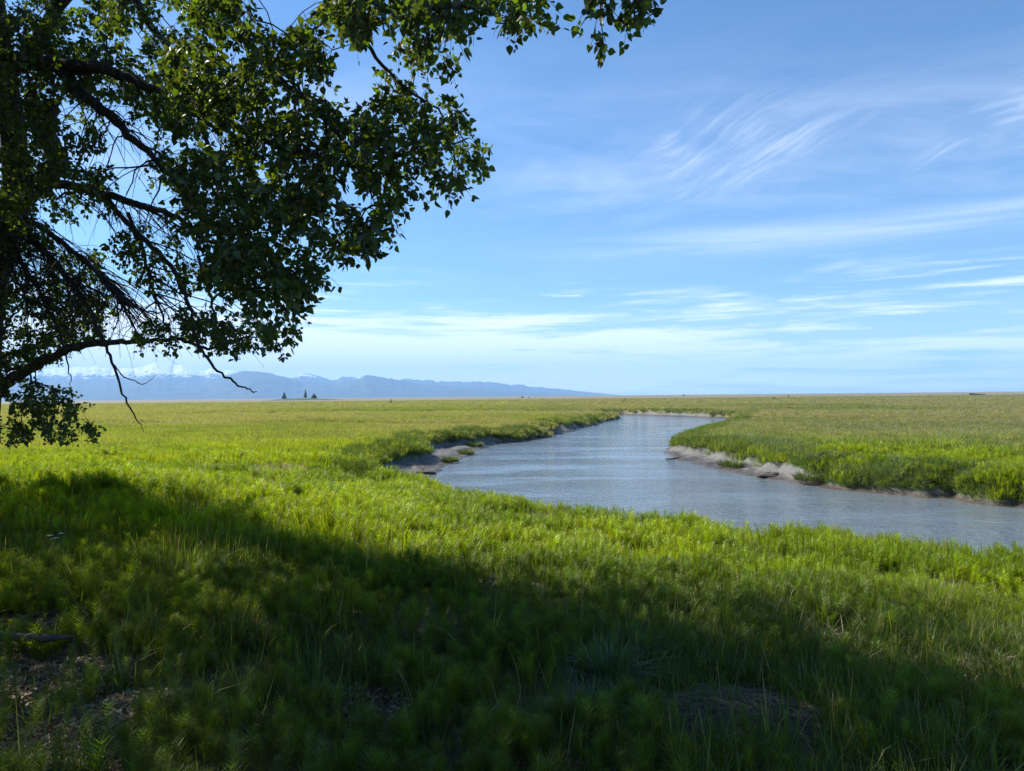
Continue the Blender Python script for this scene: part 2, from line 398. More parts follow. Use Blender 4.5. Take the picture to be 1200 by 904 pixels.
base = g.mix(g.noise(P, .25, 4, .6), (.112, .142, .165, 1), (.155, .185, .200, 1))
b = bsdf(g, o, base, .06, .5, bump(g, hgt, 1.0, .10)); b.inputs['IOR'].default_value = 1.333
wx = np.array([-75, 75]); V = np.array([(-75, -2, 0), (75, -2, 0), (75, 165, 0), (-75, 165, 0)], float)
tag(link('river', mesh_np('river', V, [np.array([(0, 1, 2, 3)])], [m])), kind='structure')

# ------------------------------------------------------------------ mountains beyond the plain
HYP = lambda px: 464.4 - 0.0096 * (px - 600)
back = [(-900, 430), (-500, 420), (-200, 432), (0, 428), (60, 434), (100, 432), (140, 434), (165, 433), (178, 428), (186, 426), (195, 429), (205, 431), (215, 431), (235, 437), (255, 436), (275, 437), (300, 439), (330, 446), (345, 443), (357, 440), (366, 439.5), (378, 443), (392, 446), (401, 443), (410, 444), (425, 448), (460, 446), (485, 446), (510, 447.5), (540, 449), (562, 448.5), (600, 452), (650, 456), (700, 460.5), (740, 464)]
front = [(-900, 445), (-400, 440), (-100, 446), (60, 447), (100, 446), (150, 444), (185, 441), (215, 445), (245, 447), (258, 442), (272, 437), (287, 433.5), (300, 433.5), (318, 437), (335, 441), (355, 446.5), (390, 449), (408, 446), (422, 441), (436, 438.6), (452, 442), (470, 445), (500, 450), (560, 455), (620, 459), (670, 462), (720, 464)]
us = np.concatenate([np.linspace(-1.7, -.72, 90, endpoint=False), np.linspace(-.72, .18, 560)]); Ys = np.linspace(8200, 16200, 130)
U, YY = np.meshgrid(us, Ys); px = 600 + U * 850
H = np.zeros_like(U)
X = U * YY
ridg = 1 - np.abs(2 * fbm(X / 900, YY / 1100, 5, 5, .55) - 1)
rug = fbm(X / 260, YY / 260, 15, 4, .6) - .5
for prof, Yc, wd in ((back, 13600, 2600), (front, 10600, 2100)):
    pr = np.array(prof); top = np.interp(px, pr[:, 0], HYP(pr[:, 0]) - pr[:, 1]) / FPX * Yc
    top = top * (1.05 if Yc > 12000 else .93)
    top = top + (fbm(U * 70, U * 0 + Yc, 45, 4, .6) - .5) * (95 if Yc > 12000 else 60) * np.clip(top / 300, 0, 1) + 14 * np.clip(top / 300, 0, 1)
    yc = Yc + 500 * (fbm(U * 9, U * 0 + 2, 25, 3) - .5)
    s = np.clip(1 - np.abs(YY - yc) / wd, 0, 1)
    foot = sstep(0, .25, s)
    h = top * (s ** 0.85) * (1 - (1 - s) * .55 * (1 - ridg)) + rug * 130 * foot * np.clip(top / 400, 0, 1) * (1 - s * .75)
    H = np.maximum(H, h)
H = H + PLAIN - 2.0
V = np.stack([X.ravel(), YY.ravel(), H.ravel()], 1)
nu, ny = len(us), len(Ys)
i = np.arange(ny - 1)[:, None] * nu; j = np.arange(nu - 1)[None, :]
F4 = np.stack([i + j, i + j + 1, i + nu + j + 1, i + nu + j], -1).reshape(-1, 4)
m, g, o = new_mat('mountain_slopes')
P = g.new('ShaderNodeNewGeometry'); sp = g.new('ShaderNodeSeparateXYZ'); g.t.links.new(P.outputs['Position'], sp.inputs[0])
n1 = g.noise(P.outputs['Position'], .004, 6, .65); n2 = g.noise(P.outputs['Position'], .0012, 4, .6)
rock = g.mix(n1, (.035, .045, .045, 1), (.10, .11, .10, 1))
n3 = g.noise(P.outputs['Position'], .011, 5, .7)
sn = g.ss(g.m('ADD', sp.outputs[2], g.m('ADD', g.m('MULTIPLY', g.m('SUBTRACT', n1, .5), 420), g.m('MULTIPLY', g.m('SUBTRACT', n3, .5), 520))), 415, 470)
bsdf(g, o, g.mix(sn, rock, (.85, .87, .9, 1)), .9, .1)
tag(link('mountains', mesh_np('mountains', V, [F4], [m], None, True)), kind='structure')

# ------------------------------------------------------------------ low rise with the spruces, far out on the flats
HILL_Y = 900.0
hx = at(352, 466, HILL_Y)[0]
xs = np.linspace(-52, 60, 60); ys = np.linspace(-30, 30, 26)
XX, YY = np.meshgrid(xs, ys)
hz = 3.3 * np.clip(1 - np.abs(XX / np.where(XX < 0, 50, 60)) ** 1.6, 0, 1) * np.clip(1 - (YY / 29) ** 2, 0, 1) + (fbm(XX * .12, YY * .12, 4, 3) - .5) * .7 - .3
V = np.stack([XX.ravel() + hx, YY.ravel() + HILL_Y, hz.ravel() + PLAIN - .3], 1)
i = np.arange(25)[:, None] * 60; j = np.arange(59)[None, :]
F4 = np.stack([i + j, i + j + 1, i + 60 + j + 1, i + 60 + j], -1).reshape(-1, 4)
tag(link('hill', mesh_np('hill', V, [F4], [plain_mat('hill_grass', (.055, .085, .025), .9, .4, .2)], None, True)), kind='structure')

# ------------------------------------------------------------------ haze
m, g, o = new_mat('air_haze')
pv = g.new('ShaderNodeVolumePrincipled'); pv.inputs['Color'].default_value = (.32, .60, 1.0, 1)
HAZE = 0.000088
pv.inputs['Density'].default_value = HAZE; pv.inputs['Anisotropy'].default_value = 0.0
g.t.links.new(pv.outputs[0], o.inputs['Volume'])
hb = [(-19500, -19500, -4), (19500, -19500, -4), (19500, 19500, -4), (-19500, 19500, -4)]
V = np.array(hb + [(a, b_, 850) for a, b_, _ in hb], float)
F4 = np.array([(3, 2, 1, 0), (4, 5, 6, 7), (0, 1, 5, 4), (1, 2, 6, 5), (2, 3, 7, 6), (3, 0, 4, 7)])
tag(link('haze', mesh_np('haze', V, [F4], [m])), kind='stuff')

# ------------------------------------------------------------------ grass: clump shapes
def blades(acc, base, h, wid, az, lean, curl, br, dry, seg=3):
    """n tapering blades; lean = outward offset / height at tip, curl bends the tip over"""
    n = len(h); t = np.linspace(0, 1, seg + 1)
    dx, dy = np.cos(az), np.sin(az)
    out = (lean[:, None] * t + curl[:, None] * t ** 2.2) * h[:, None]
    zz = h[:, None] * (t - 0.55 * curl[:, None] * t ** 2.6)
    P = np.stack([base[:, 0, None] + dx[:, None] * out, base[:, 1, None] + dy[:, None] * out, base[:, 2, None] + zz], -1)
    tw = az + np.pi / 2 + (rng.random(n) - .5) * 1.8
    W = np.stack([np.cos(tw), np.sin(tw), np.zeros(n)], -1)[:, None, :] * (wid[:, None] * .5 * np.clip(1.05 - t ** 1.8, .06, 1))[..., None]
    V = np.stack([P - W, P + W], 2).reshape(n, -1, 3)
    nv = (seg + 1) * 2
    q = np.arange(seg) * 2; f = np.stack([q, q + 1, q + 3, q + 2], -1)
    F4 = (np.arange(n)[:, None, None] * nv + f[None]).reshape(-1, 4)
    acc.add(V.reshape(-1, 3), None, F4, br=np.repeat(br, nv), dry=np.repeat(dry, nv))
def grass_clump(n, r, h0, h1, w0, lean=.25, curl=.3, dryp=.04, seg=3, inward=None):
    a = Acc(); rr = r * np.sqrt(rng.random(n)); th = rng.random(n) * 2 * np.pi
    base = np.stack([rr * np.cos(th), rr * np.sin(th), np.full(n, -.03)], -1)
    h = h0 + (h1 - h0) * rng.random(n) ** .8
    az = th + (rng.random(n) - .5) * 2.4
    if inward is not None: az = inward + (rng.random(n) - .5) * 1.3
    blades(a, base, h, w0 * (.6 + .8 * rng.random(n)), az, lean * rng.random(n), curl * rng.random(n) ** 1.3 * 1.4, rng.random(n), (rng.random(n) < dryp) * (.5 + .5 * rng.random(n)), seg)
    return a
def horsetail(acc, x=0, y=0, h=.26, whorls=12, nb=9, spread=.05, lean=(0, 0), bw=.0032):
    br0 = rng.random()
    s0 = .0022 * h / .26
    P = np.array([(x + lean[0] * t * t, y + lean[1] * t * t, h * t - .02) for t in np.linspace(0, 1, 5)])
    V = []; th = np.arange(3) * 2.094
    for p, t in zip(P, np.linspace(0, 1, 5)):
        V += [(p[0] + s0 * (1 - .7 * t) * math.cos(q), p[1] + s0 * (1 - .7 * t) * math.sin(q), p[2]) for q in th]
    F = [(i_ * 3 + j_, i_ * 3 + (j_ + 1) % 3, i_ * 3 + 3 + (j_ + 1) % 3, i_ * 3 + 3 + j_) for i_ in range(4) for j_ in range(3)]
    acc.add(V, None, F, br=br0, dry=0)
    ts = np.linspace(.25, .98, whorls)
    base, hh, az, ln = [], [], [], []
    for q, t in enumerate(ts):
        pr = math.sin(math.pi * min(1, .22 + .8 * (1 - (t - .25) / .73) * .9)) ** .8
        for k_ in range(nb):
            base.append((x + lean[0] * t * t, y + lean[1] * t * t, h * t - .02)); az.append(2 * math.pi * (k_ + .5 * (q % 2) + .25 * rng.random()) / nb)
            hh.append(spread * max(.25, pr) * (.8 + .4 * rng.random()))
    n = len(hh); hh = np.array(hh)
    blades(acc, np.array(base), hh, np.full(n, bw), np.array(az), .9 + .35 * rng.random(n), .1 * rng.random(n), np.clip(br0 + (rng.random(n) - .5) * .4, 0, 1), np.zeros(n), 2)

MG = blade_mat('grass_blades')
src = {}
def source(name, accs):
    c_ = bpy.data.collections.new(name + '_shapes')
    for i_, a in enumerate(accs):
        o_ = bpy.data.objects.new(name + '_tuft', a.mesh(name + '_tuft', [MG])); c_.objects.link(o_)
    src[name] = c_
    return c_
def horse_clump(n, r, h0, h1, sp_, bw, nb, wh):
    a = Acc()
    for _ in range(n):
        q = r * math.sqrt(rng.random()); t = rng.random() * 6.283
        horsetail(a, q * math.cos(t), q * math.sin(t), h0 + (h1 - h0) * rng.random(), wh, nb, sp_ * (.8 + .4 * rng.random()), ((rng.random() - .5) * .08, (rng.random() - .5) * .08), bw)
    return a
n_near = [grass_clump(30, .10, .12, .34, .006, .35, .6, .07) for _ in range(5)] + [grass_clump(22, .09, .16, .42, .007, .35, .85, .09) for _ in range(3)] + [horse_clump(3, .08, .14, .27, .055, .0034, 9, 11) for _ in range(4)]
source('near_grass', n_near)
n_mid = [grass_clump(46, .20, .22, .44, .012, .22, .3, .03) for _ in range(4)] + [horse_clump(5, .18, .2, .38, .075, .006, 8, 9) for _ in range(4)] + [grass_clump(34, .2, .25, .5, .012, .3, .5, .10) for _ in range(2)]
source('mid_grass', n_mid)
n_far = [grass_clump(70, .5, .22, .48, .03, .25, .35, .05, 2) for _ in range(4)] + [grass_clump(60, .5, .25, .5, .026, .3, .55, .35, 2) for _ in range(3)]
source('far_grass', n_far)
n_vfar = [grass_clump(80, 1.6, .25, .5, .09, .25, .4, .12, 2) for _ in range(4)]
source('vfar_grass', n_vfar)
n_bank = [grass_clump(70, .28, .30, .62, .016, .55, .9, .03, 4) for _ in range(4)] + [grass_clump(60, .22, .3, .55, .016, .3, .6, .05, 3) for _ in range(3)]
source('bank_sedge', n_bank)

def scatter(name, coll, pts, rot, scl, idx, colr, kindtag):
    me = bpy.data.meshes.new(name); me.vertices.add(len(pts)); me.vertices.foreach_set('co', np.ascontiguousarray(pts, np.float32).ravel())
    a = me.attributes.new('rot', 'FLOAT_VECTOR', 'POINT'); a.data.foreach_set('vector', np.ascontiguousarray(rot, np.float32).ravel())
    a = me.attributes.new('scl', 'FLOAT', 'POINT'); a.data.foreach_set('value', np.ascontiguousarray(scl, np.float32))
    a = me.attributes.new('idx', 'INT', 'POINT'); a.data.foreach_set('value', np.ascontiguousarray(idx, np.int32))
    a = me.attributes.new('col', 'FLOAT_COLOR', 'POINT'); c4 = np.concatenate([colr, np.ones((len(pts), 1))], 1); a.data.foreach_set('color', np.ascontiguousarray(c4, np.float32).ravel())
    me.update()
    me.materials.append(MG)
    o_ = link(name, me)
    t = bpy.data.node_groups.new(name + '_spread', 'GeometryNodeTree')
    t.interface.new_socket('Geometry', in_out='INPUT', socket_type='NodeSocketGeometry'); t.interface.new_socket('Geometry', in_out='OUTPUT', socket_type='NodeSocketGeometry')
    gi = t.nodes.new('NodeGroupInput'); go = t.nodes.new('NodeGroupOutput')
    ci = t.nodes.new('GeometryNodeCollectionInfo'); ci.inputs[0].default_value = coll; ci.inputs[1].default_value = True; ci.inputs[2].default_value = True
    ip = t.nodes.new('GeometryNodeInstanceOnPoints'); ip.inputs['Pick Instance'].default_value = True
    mp_ = t.nodes.new('GeometryNodeMeshToPoints')
    def na_(n_, dt):
        q = t.nodes.new('GeometryNodeInputNamedAttribute'); q.data_type = dt; q.inputs[0].default_value = n_
        return [s for s in q.outputs if s.enabled and s.name == 'Attribute'][0]
    t.links.new(gi.outputs[0], mp_.inputs[0]); t.links.new(mp_.outputs[0], ip.inputs['Points']); t.links.new(ci.outputs[0], ip.inputs['Instance'])
    t.links.new(na_('idx', 'INT'), ip.inputs['Instance Index']); t.links.new(na_('rot', 'FLOAT_VECTOR'), ip.inputs['Rotation'])
    t.links.new(na_('scl', 'FLOAT'), ip.inputs['Scale']); t.links.new(ip.outputs[0], go.inputs[0])
    md = o_.modifiers.new('spread', 'NODES'); md.node_group = t
    tag(o_, kindtag, None, None, 'stuff')
    return o_
def wedge(y0, y1, dens, umax=.86, extra=1.5):
    """random points between y0 and y1 metres ahead, a little wider than the view"""
    n = int(dens * (umax * (y1 ** 2 - y0 ** 2) + 2 * extra * (y1 - y0)))
    y = np.sqrt(y0 ** 2 + (y1 ** 2 - y0 ** 2) * rng.random(n)); hw = umax * y + extra
    return (rng.random(n) * 2 - 1) * hw, y
C = lambda *v: np.array(v, float)
YG, MGN, DKG, OLV, TAN, BLG = C(.240, .300, .004), C(.120, .185, .006), C(.050, .085, .016), C(.125, .140, .035), C(.275, .255, .215), C(.165, .180, .130)
def lerp(a, b_, t): return a + (b_ - a) * np.asarray(t)[:, None]
def grass_color(x, y):
    n = len(x); r = np.hypot(x, y)
    v = fbm(x * .35, y * .35, 71, 3); v2 = fbm(x * .08, y * .08, 73, 3)
    c_ = lerp(np.tile(YG, (n, 1)), np.tile(MGN, (n, 1)), np.clip(sstep(.42, .68, v) * .8, 0, 1))
    c_ = lerp(c_, np.tile(BLG, (n, 1)), sstep(24, 62, r) * (.62 + .38 * v2) * np.where(x > 6, 1.0, .72))
    c_ = lerp(c_, np.tile(TAN, (n, 1)), dryness(x, y) * (.35 + .5 * rng.random(n)))
    return c_ * (.82 + .36 * rng.random(n))[:, None]
def field(y0, y1, dens, minmask=True):
    x, y = wedge(y0, y1, dens)
    z, d, mud, st = terrain(x, y)
    mm = mud_mask(x, y, d, mud, st, z); k = (mm < .35 + .2 * rng.random(len(x))) & (z > .1)
    return x[k], y[k], z[k], d[k], mud[k], st[k]
# immediately around the viewer
x, y, z, d, mud, st = field(1.2, 10, 125)
keep = rng.random(len(x)) > np.maximum(spots(x, y, BAREW) * .93, np.maximum(spots(x, y, STRAWW) * .6, spots(x, y, HEAP) * .80))
patch = fbm(x * .8, y * .8, 101, 3)
keep &= rng.random(len(x)) < .35 + .9 * sstep(.3, .55, patch)
x, y, z = x[keep], y[keep], z[keep]; n = len(x)
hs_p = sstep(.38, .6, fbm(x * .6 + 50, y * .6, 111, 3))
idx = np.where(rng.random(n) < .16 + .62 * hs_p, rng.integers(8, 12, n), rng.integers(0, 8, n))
c_ = lerp(grass_color(x, y), np.tile(C(.050, .088, .018), (n, 1)), np.where(idx < 8, .88, .50) * (1 - .6 * sstep(6, 11, y)))  # near blades coloured darker to deepen the tree's shade, easing off further out
rot = np.stack([(rng.random(n) - .5) * .3, (rng.random(n) - .5) * .3, rng.random(n) * 6.28], -1)
scl = (.5 + .75 * rng.random(n)) * (.7 + .6 * fbm(x * .7, y * .7, 121, 2))
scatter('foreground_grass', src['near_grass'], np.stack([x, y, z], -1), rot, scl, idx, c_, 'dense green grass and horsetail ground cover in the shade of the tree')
# sunlit slope down to the river and the meadow on the left
x, y, z, d, mud, st = field(9.5, 30, 34)
gap = fbm(x * 1.1, y * 1.1, 141, 3)
k = (rng.random(len(x)) > spots(x, y, STRAWW) * .85) & (rng.random(len(x)) < .30 + .9 * sstep(.34, .54, gap)); x, y, z = x[k], y[k], z[k]; n = len(x)
hs_p = sstep(.35, .6, fbm(x * .3 + 50, y * .3, 111, 3))
idx = np.where(rng.random(n) < .42 + .45 * hs_p, rng.integers(4, 8, n), np.where(rng.random(n) < .8, rng.integers(0, 4, n), rng.integers(8, 10, n)))
rot = np.stack([(rng.random(n) - .5) * .3, (rng.random(n) - .5) * .3, rng.random(n) * 6.28], -1)
scl = (.55 + .62 * rng.random(n)) * (.62 + .72 * sstep(.3, .65, fbm(x * 1.1, y * 1.1, 141, 3))) * (.85 + .3 * fbm(x * .4, y * .4, 121, 2)) * (.75 + .25 * sstep(9, 16, y))
scatter('meadow_grass', src['mid_grass'], np.stack([x, y, z], -1), rot, scl, idx, grass_color(x, y), 'bright yellow-green sunlit grass sloping down to the river')
# the marsh on both sides of the river
for y0, y1, dens, sname, nsrc, s0, nm, lab in ((29, 75, 7.0, 'far_grass', 7, .8, 'marsh_grass', 'green and straw-coloured marsh grass on both sides of the river'), (74, 190, 1.6, 'far_grass', 7, 1.0, 'marsh_meadow', 'olive marsh grass on the flats around the river bend'), (185, 520, .12, 'vfar_grass', 4, 1.0, 'tidal_flats_grass', 'pale dry grass of the far flats')):
    x, y, z, d, mud, st = field(y0, y1, dens); n = len(x)
    dr = dryness(x, y)
    idx = rng.integers(0, nsrc, n)
    if nsrc == 7: idx = np.where(rng.random(n) < .15 + .6 * dr, rng.integers(4, 7, n), rng.integers(0, 4, n))
    rot = np.stack([(rng.random(n) - .5) * .3, (rng.random(n) - .5) * .3, rng.random(n) * 6.28], -1)
    scl = s0 * (.65 + .45 * rng.random(n)) * (.8 + .4 * fbm(x * .2, y * .2, 121, 2))
    scatter(nm, src[sname], np.stack([x, y, z], -1), rot, scl, idx, grass_color(x, y), lab)
# sedge hanging over the cut banks
x, y = wedge(18, 135, 26 / 4, .8, 1.0)
x2, y2 = wedge(18, 62, 22, .8, 1.0); x = np.concatenate([x, x2]); y = np.concatenate([y, y2])
k = (np.abs(y - 75) < 62); x, y = x[k], y[k]
z, d, mud, st = terrain(x, y)
band_ = (st > .5) & (d > mud * .92 - .05 + .1) & (d < mud + 1.9) & (z > .12)
mm = mud_mask(x, y, d, mud, st, z)
band_ &= (mm < .5) & (rng.random(len(x)) < .9 - .35 * sstep(.45, .7, fbm(x * .5, y * .5, 131, 2)))
x, y, z, d = x[band_], y[band_], z[band_], d[band_]; n = len(x)
e = .15; dxp = (river_field(x + e, y)[0] - river_field(x - e, y)[0]); dyp = (river_field(x, y + e)[0] - river_field(x, y - e)[0])
outa = np.arctan2(-dyp, -dxp)                       # towards the water
tilt = .25 + .5 * rng.random(n)
rot = np.stack([-tilt * np.sin(outa), tilt * np.cos(outa), rng.random(n) * .01], -1)
idx = rng.integers(0, 7, n); scl = .45 + .62 * rng.random(n) ** 1.5
c_ = lerp(np.tile(C(.075, .12, .018), (n, 1)), np.tile(C(.085, .125, .05), (n, 1)), rng.random(n)) * (.75 + .5 * rng.random(n))[:, None]
scatter('bank_sedge', src['bank_sedge'], np.stack([x, y, z], -1), rot, scl, idx, c_, 'dark green sedge hanging over the cut river banks')

# ------------------------------------------------------------------ the old cottonwood on the left
def bark_mat(name, dark, light):
    m, g, o = new_mat(name)
    p = g.new('ShaderNodeTexCoord').outputs['Object']
    mp_ = g.new('ShaderNodeMapping'); g.t.links.new(p, mp_.inputs[0]); mp_.inputs['Scale'].default_value = (9, 9, 1.6)
    a = g.noise(mp_.outputs[0], 2.0, 6, .65, .6); b_ = g.noise(p, 3.0, 4, .6)
    c = g.mix(g.ss(a, .35, .7), dark + (1,), light + (1,))
    c = g.mix(g.m('MULTIPLY', g.ss(b_, .62, .75), .5), c, (.13, .14, .10, 1))
    bsdf(g, o, c, .92, .15, bump(g, a, 1.0, .05))
    return m
MBARK = bark_mat('cottonwood_bark', (.030, .026, .022), (.115, .10, .085))
MTWIG = plain_mat('twig_bark', (.050, .042, .034), .9, .35, 6.0, .4)
MDEAD = plain_mat('dead_wood', (.055, .048, .042), .9, .4, 8.0, .5)
TB = np.array([TREE_X, TREE_Y, gz(TREE_X, TREE_Y) - .05])
tree = tag(empty('cottonwood_tree', TB), 'old cottonwood with dark drooping limbs and glossy heart-shaped leaves', 'tree')
def path(pts, n=6):
    """rows of (pixel x, pixel y, metres ahead, radius) -> smooth world path and radii"""
    W = np.array([list(at(a, b_, c)) + [r_] for a, b_, c, r_ in pts]); W = smooth_path(W, n)
    return W[:, :3], np.maximum(W[:, 3], .002)
def limb(name, pts, mat, sides=8, wob=.12, n=6, label=None, wig=0.045):
    P, r_ = path(pts, n); r_ = r_ * (.78 if name == 'limb' else 1)
    P = P + (rng.random(P.shape) - .5) * wig * np.minimum(1, np.arange(len(P)) / 3)[:, None]
    a = Acc(); tube(a, P, r_, sides, wob)
    o_ = link(name, a.mesh(name, [mat], True, TB), tree)
    if label: o_['label'] = label
    return P, r_
SK = []                                           # skeleton nodes: points living twigs may grow from
TD = 13.0
P, r_ = path([(a_ - 11, b_, c_, d_ * .84) for a_, b_, c_, d_ in [(-14, 566, TD, .40), (-12, 545, TD, .33), (-8, 480, TD, .29), (-4, 400, TD, .275), (4, 320, 12.9, .28), (22, 265, 12.8, .30), (30, 225, 12.6, .27), (26, 150, 12.4, .23), (12, 60, 12.2, .21), (-8, -60, 12.1, .19), (-30, -200, 12.2, .16), (-40, -360, 12.4, .11), (-55, -500, 12.6, .05)]], 6)
a = Acc(); tube(a, P, r_, 14, .07); link('trunk', a.mesh('trunk', [MBARK], True, TB), tree); SK.append(P[30:])
LIMBS = [
 # heavy limb entering at the upper left and forking
 [(20, 30, 12.2, .17), (-70, 20, 11.3, .15), (-30, 52, 10.4, .14), (0, 62, 10.0, .135), (40, 75, 9.8, .13), (72, 77, 9.6, .125), (130, 84, 9.2, .09), (200, 112, 8.8, .075), (280, 150, 8.2, .055), (350, 178, 7.6, .04), (430, 196, 7.0, .025), (500, 170, 6.5, .015), (545, 165, 6.2, .008)],
 [(66, 76, 9.6, .11), (84, 98, 9.5, .10), (105, 118, 9.4, .085), (125, 132, 9.3, .075), (150, 158, 9.0, .06), (185, 190, 8.7, .045), (225, 235, 8.4, .035), (260, 285, 8.0, .025), (290, 330, 7.7, .014), (315, 360, 7.5, .007)],
 # sinuous limb from the trunk
 [(28, 238, 12.6, .16), (45, 222, 12.4, .12), (70, 216, 12.0, .10), (110, 225, 11.5, .085), (150, 236, 11.0, .07), (200, 252, 10.5, .05), (240, 280, 10.0, .03), (285, 300, 9.5, .018), (320, 330, 9.2, .008)],
 # low limb sweeping out to the right over the view
 [(-3, 458, 13.0, .15), (12, 446, 12.9, .125), (30, 434, 12.7, .115), (55, 421, 12.5, .10), (85, 408, 12.2, .085), (120, 402, 11.8, .065), (165, 400, 11.2, .045), (210, 398, 10.6, .035), (245, 408, 10.2, .026), (285, 396, 9.8, .016), (335, 392, 9.3, .006)],
 # limbs arching overhead, above the frame, towards the viewer
 [(-8, -70, 12.1, .15), (70, -170, 10.8, .14), (180, -190, 9.2, .12), (310, -150, 7.6, .095), (430, -85, 6.5, .065), (560, -50, 5.7, .04), (650, -25, 5.4, .022), (700, 2, 5.25, .014), (722, 22, 5.2, .010), (745, 25, 5.15, .008), (766, 18, 5.1, .005)],
 [(200, -190, 9.0, .10), (240, -60, 8.6, .075), (275, 20, 8.4, .062), (320, 85, 8.1, .05), (370, 130, 7.7, .038), (420, 190, 7.3, .022), (440, 240, 7.1, .008)],
 [(330, -140, 7.4, .07), (390, -40, 6.9, .045), (440, 4, 6.6, .032), (500, 10, 6.3, .024), (550, 8, 6.1, .017), (590, 25, 5.9, .009), (612, 40, 5.8, .004)],
 [(390, -40, 6.9, .03), (430, 50, 6.7, .024), (470, 100, 6.5, .017), (520, 135, 6.3, .011), (548, 175, 6.2, .006), (530, 208, 6.15, .003)],
 [(16, 85, 12.3, .13), (110, -40, 11.4, .10), (170, 20, 11.0, .075), (215, 90, 10.6, .055), (240, 160, 10.2, .04), (262, 230, 9.8, .022), (270, 290, 9.5, .008)],
 # limbs of the left and far side, out of the picture
 [(-10, -20, 12.1, .16), (-200, -120, 12.8, .13), (-420, -220, 13.4, .09), (-640, -260, 13.8, .03)],
 [(-20, -120, 12.2, .15), (-120, -320, 10.6, .12), (-300, -600, 9.0, .08), (-420, -900, 7.8, .03)],
 [(-30, -220, 12.2, .13), (60, -420, 11.0, .10), (220, -640, 9.2, .07), (420, -900, 7.6, .03)],
 [(-10, 0, 12.2, .14), (-90, -60, 14.0, .11), (-160, -120, 16.0, .08), (-190, -170, 18.5, .03)],
 [(-30, -250, 12.2, .12), (0, -380, 13.5, .09), (40, -430, 15.5, .06), (70, -440, 17.5, .03)],
 [(80, -175, 10.7, .10), (260, -330, 8.4, .08), (520, -420, 6.6, .05), (760, -430, 5.6, .02)],
]
for pts in LIMBS:
    P, r_ = limb('limb', pts, MBARK, 8); SK.append(P[len(P) // 5:])
# snapped-off stub and bare hanging branches
limb('broken_limb', [(40, 222, 12.5, .15), (60, 200, 12.35, .165), (70, 188, 12.3, .15), (56, 165, 12.2, .17), (50, 145, 12.15, .19), (56, 128, 12.1, .17), (64, 120, 12.1, .10)], MBARK, 9, .12, 5, 'thick snapped-off limb stub curving upward')
DEAD = [
 [(120, 228, 11.4, .045), (150, 262, 11.0, .04), (185, 296, 10.6, .036), (206, 322, 10.3, .034), (222, 360, 9.9, .028), (230, 392, 9.7, .022), (236, 412, 9.5, .019), (252, 430, 9.4, .017), (272, 447, 9.2, .014), (290, 457, 9.1, .010), (301, 460, 9.1, .006)],
 [(5, 250, 12.7, .06), (40, 283, 12.3, .05), (75, 320, 11.9, .042), (100, 356, 11.6, .034), (118, 392, 11.3, .026), (132, 425, 11.0, .02), (144, 462, 10.8, .015), (156, 486, 10.7, .010), (170, 506, 10.6, .004)],
 [(10, 245, 12.7, .05), (50, 268, 12.3, .045), (90, 298, 11.9, .038), (125, 330, 11.5, .03), (150, 356, 11.2, .02), (185, 366, 10.9, .012), (215, 352, 10.7, .005)],
 [(4, 262, 12.7, .045), (22, 300, 12.4, .04), (48, 345, 12.1, .03), (70, 392, 11.8, .02), (80, 430, 11.6, .01), (84, 455, 11.5, .004)],
 [(2, 240, 12.6, .05), (14, 268, 12.2, .035), (8, 300, 12.0, .024), (30, 350, 11.8, .014), (34, 395, 11.7, .005)],
 [(90, 300, 11.9, .03), (118, 326, 11.5, .026), (140, 352, 11.2, .02), (160, 392, 11.0, .014), (168, 412, 10.9, .004)],
 [(150, 250, 11.0, .03), (170, 300, 10.8, .026), (180, 345, 10.6, .02), (196, 385, 10.4, .012), (204, 412, 10.3, .004)],
 [(232, 300, 10.1, .022), (246, 350, 9.9, .018), (262, 392, 9.8, .012), (280, 405, 9.7, .007), (293, 414, 9.6, .003)],
 [(134, 428, 11.0, .012), (142, 438, 10.95, .010), (156, 446, 10.9, .008), (168, 450, 10.8, .006), (181, 442, 10.7, .003)],
 [(335, 390, 9.3, .006), (350, 391, 9.2, .003)],
]
for pts in DEAD: limb('dead_branch', pts, MDEAD, 6, .1, 5)

def inpoly(px, py, poly):
    ins = np.zeros(np.shape(px), bool); n = len(poly)
    for i_ in range(n):
        x1, y1 = poly[i_]; x2, y2 = poly[(i_ + 1) % n]
        c_ = (y1 > py) != (y2 > py)
        ins ^= c_ & (px < x1 + (py - y1) / ((y2 - y1) or 1e-9) * (x2 - x1))
    return ins
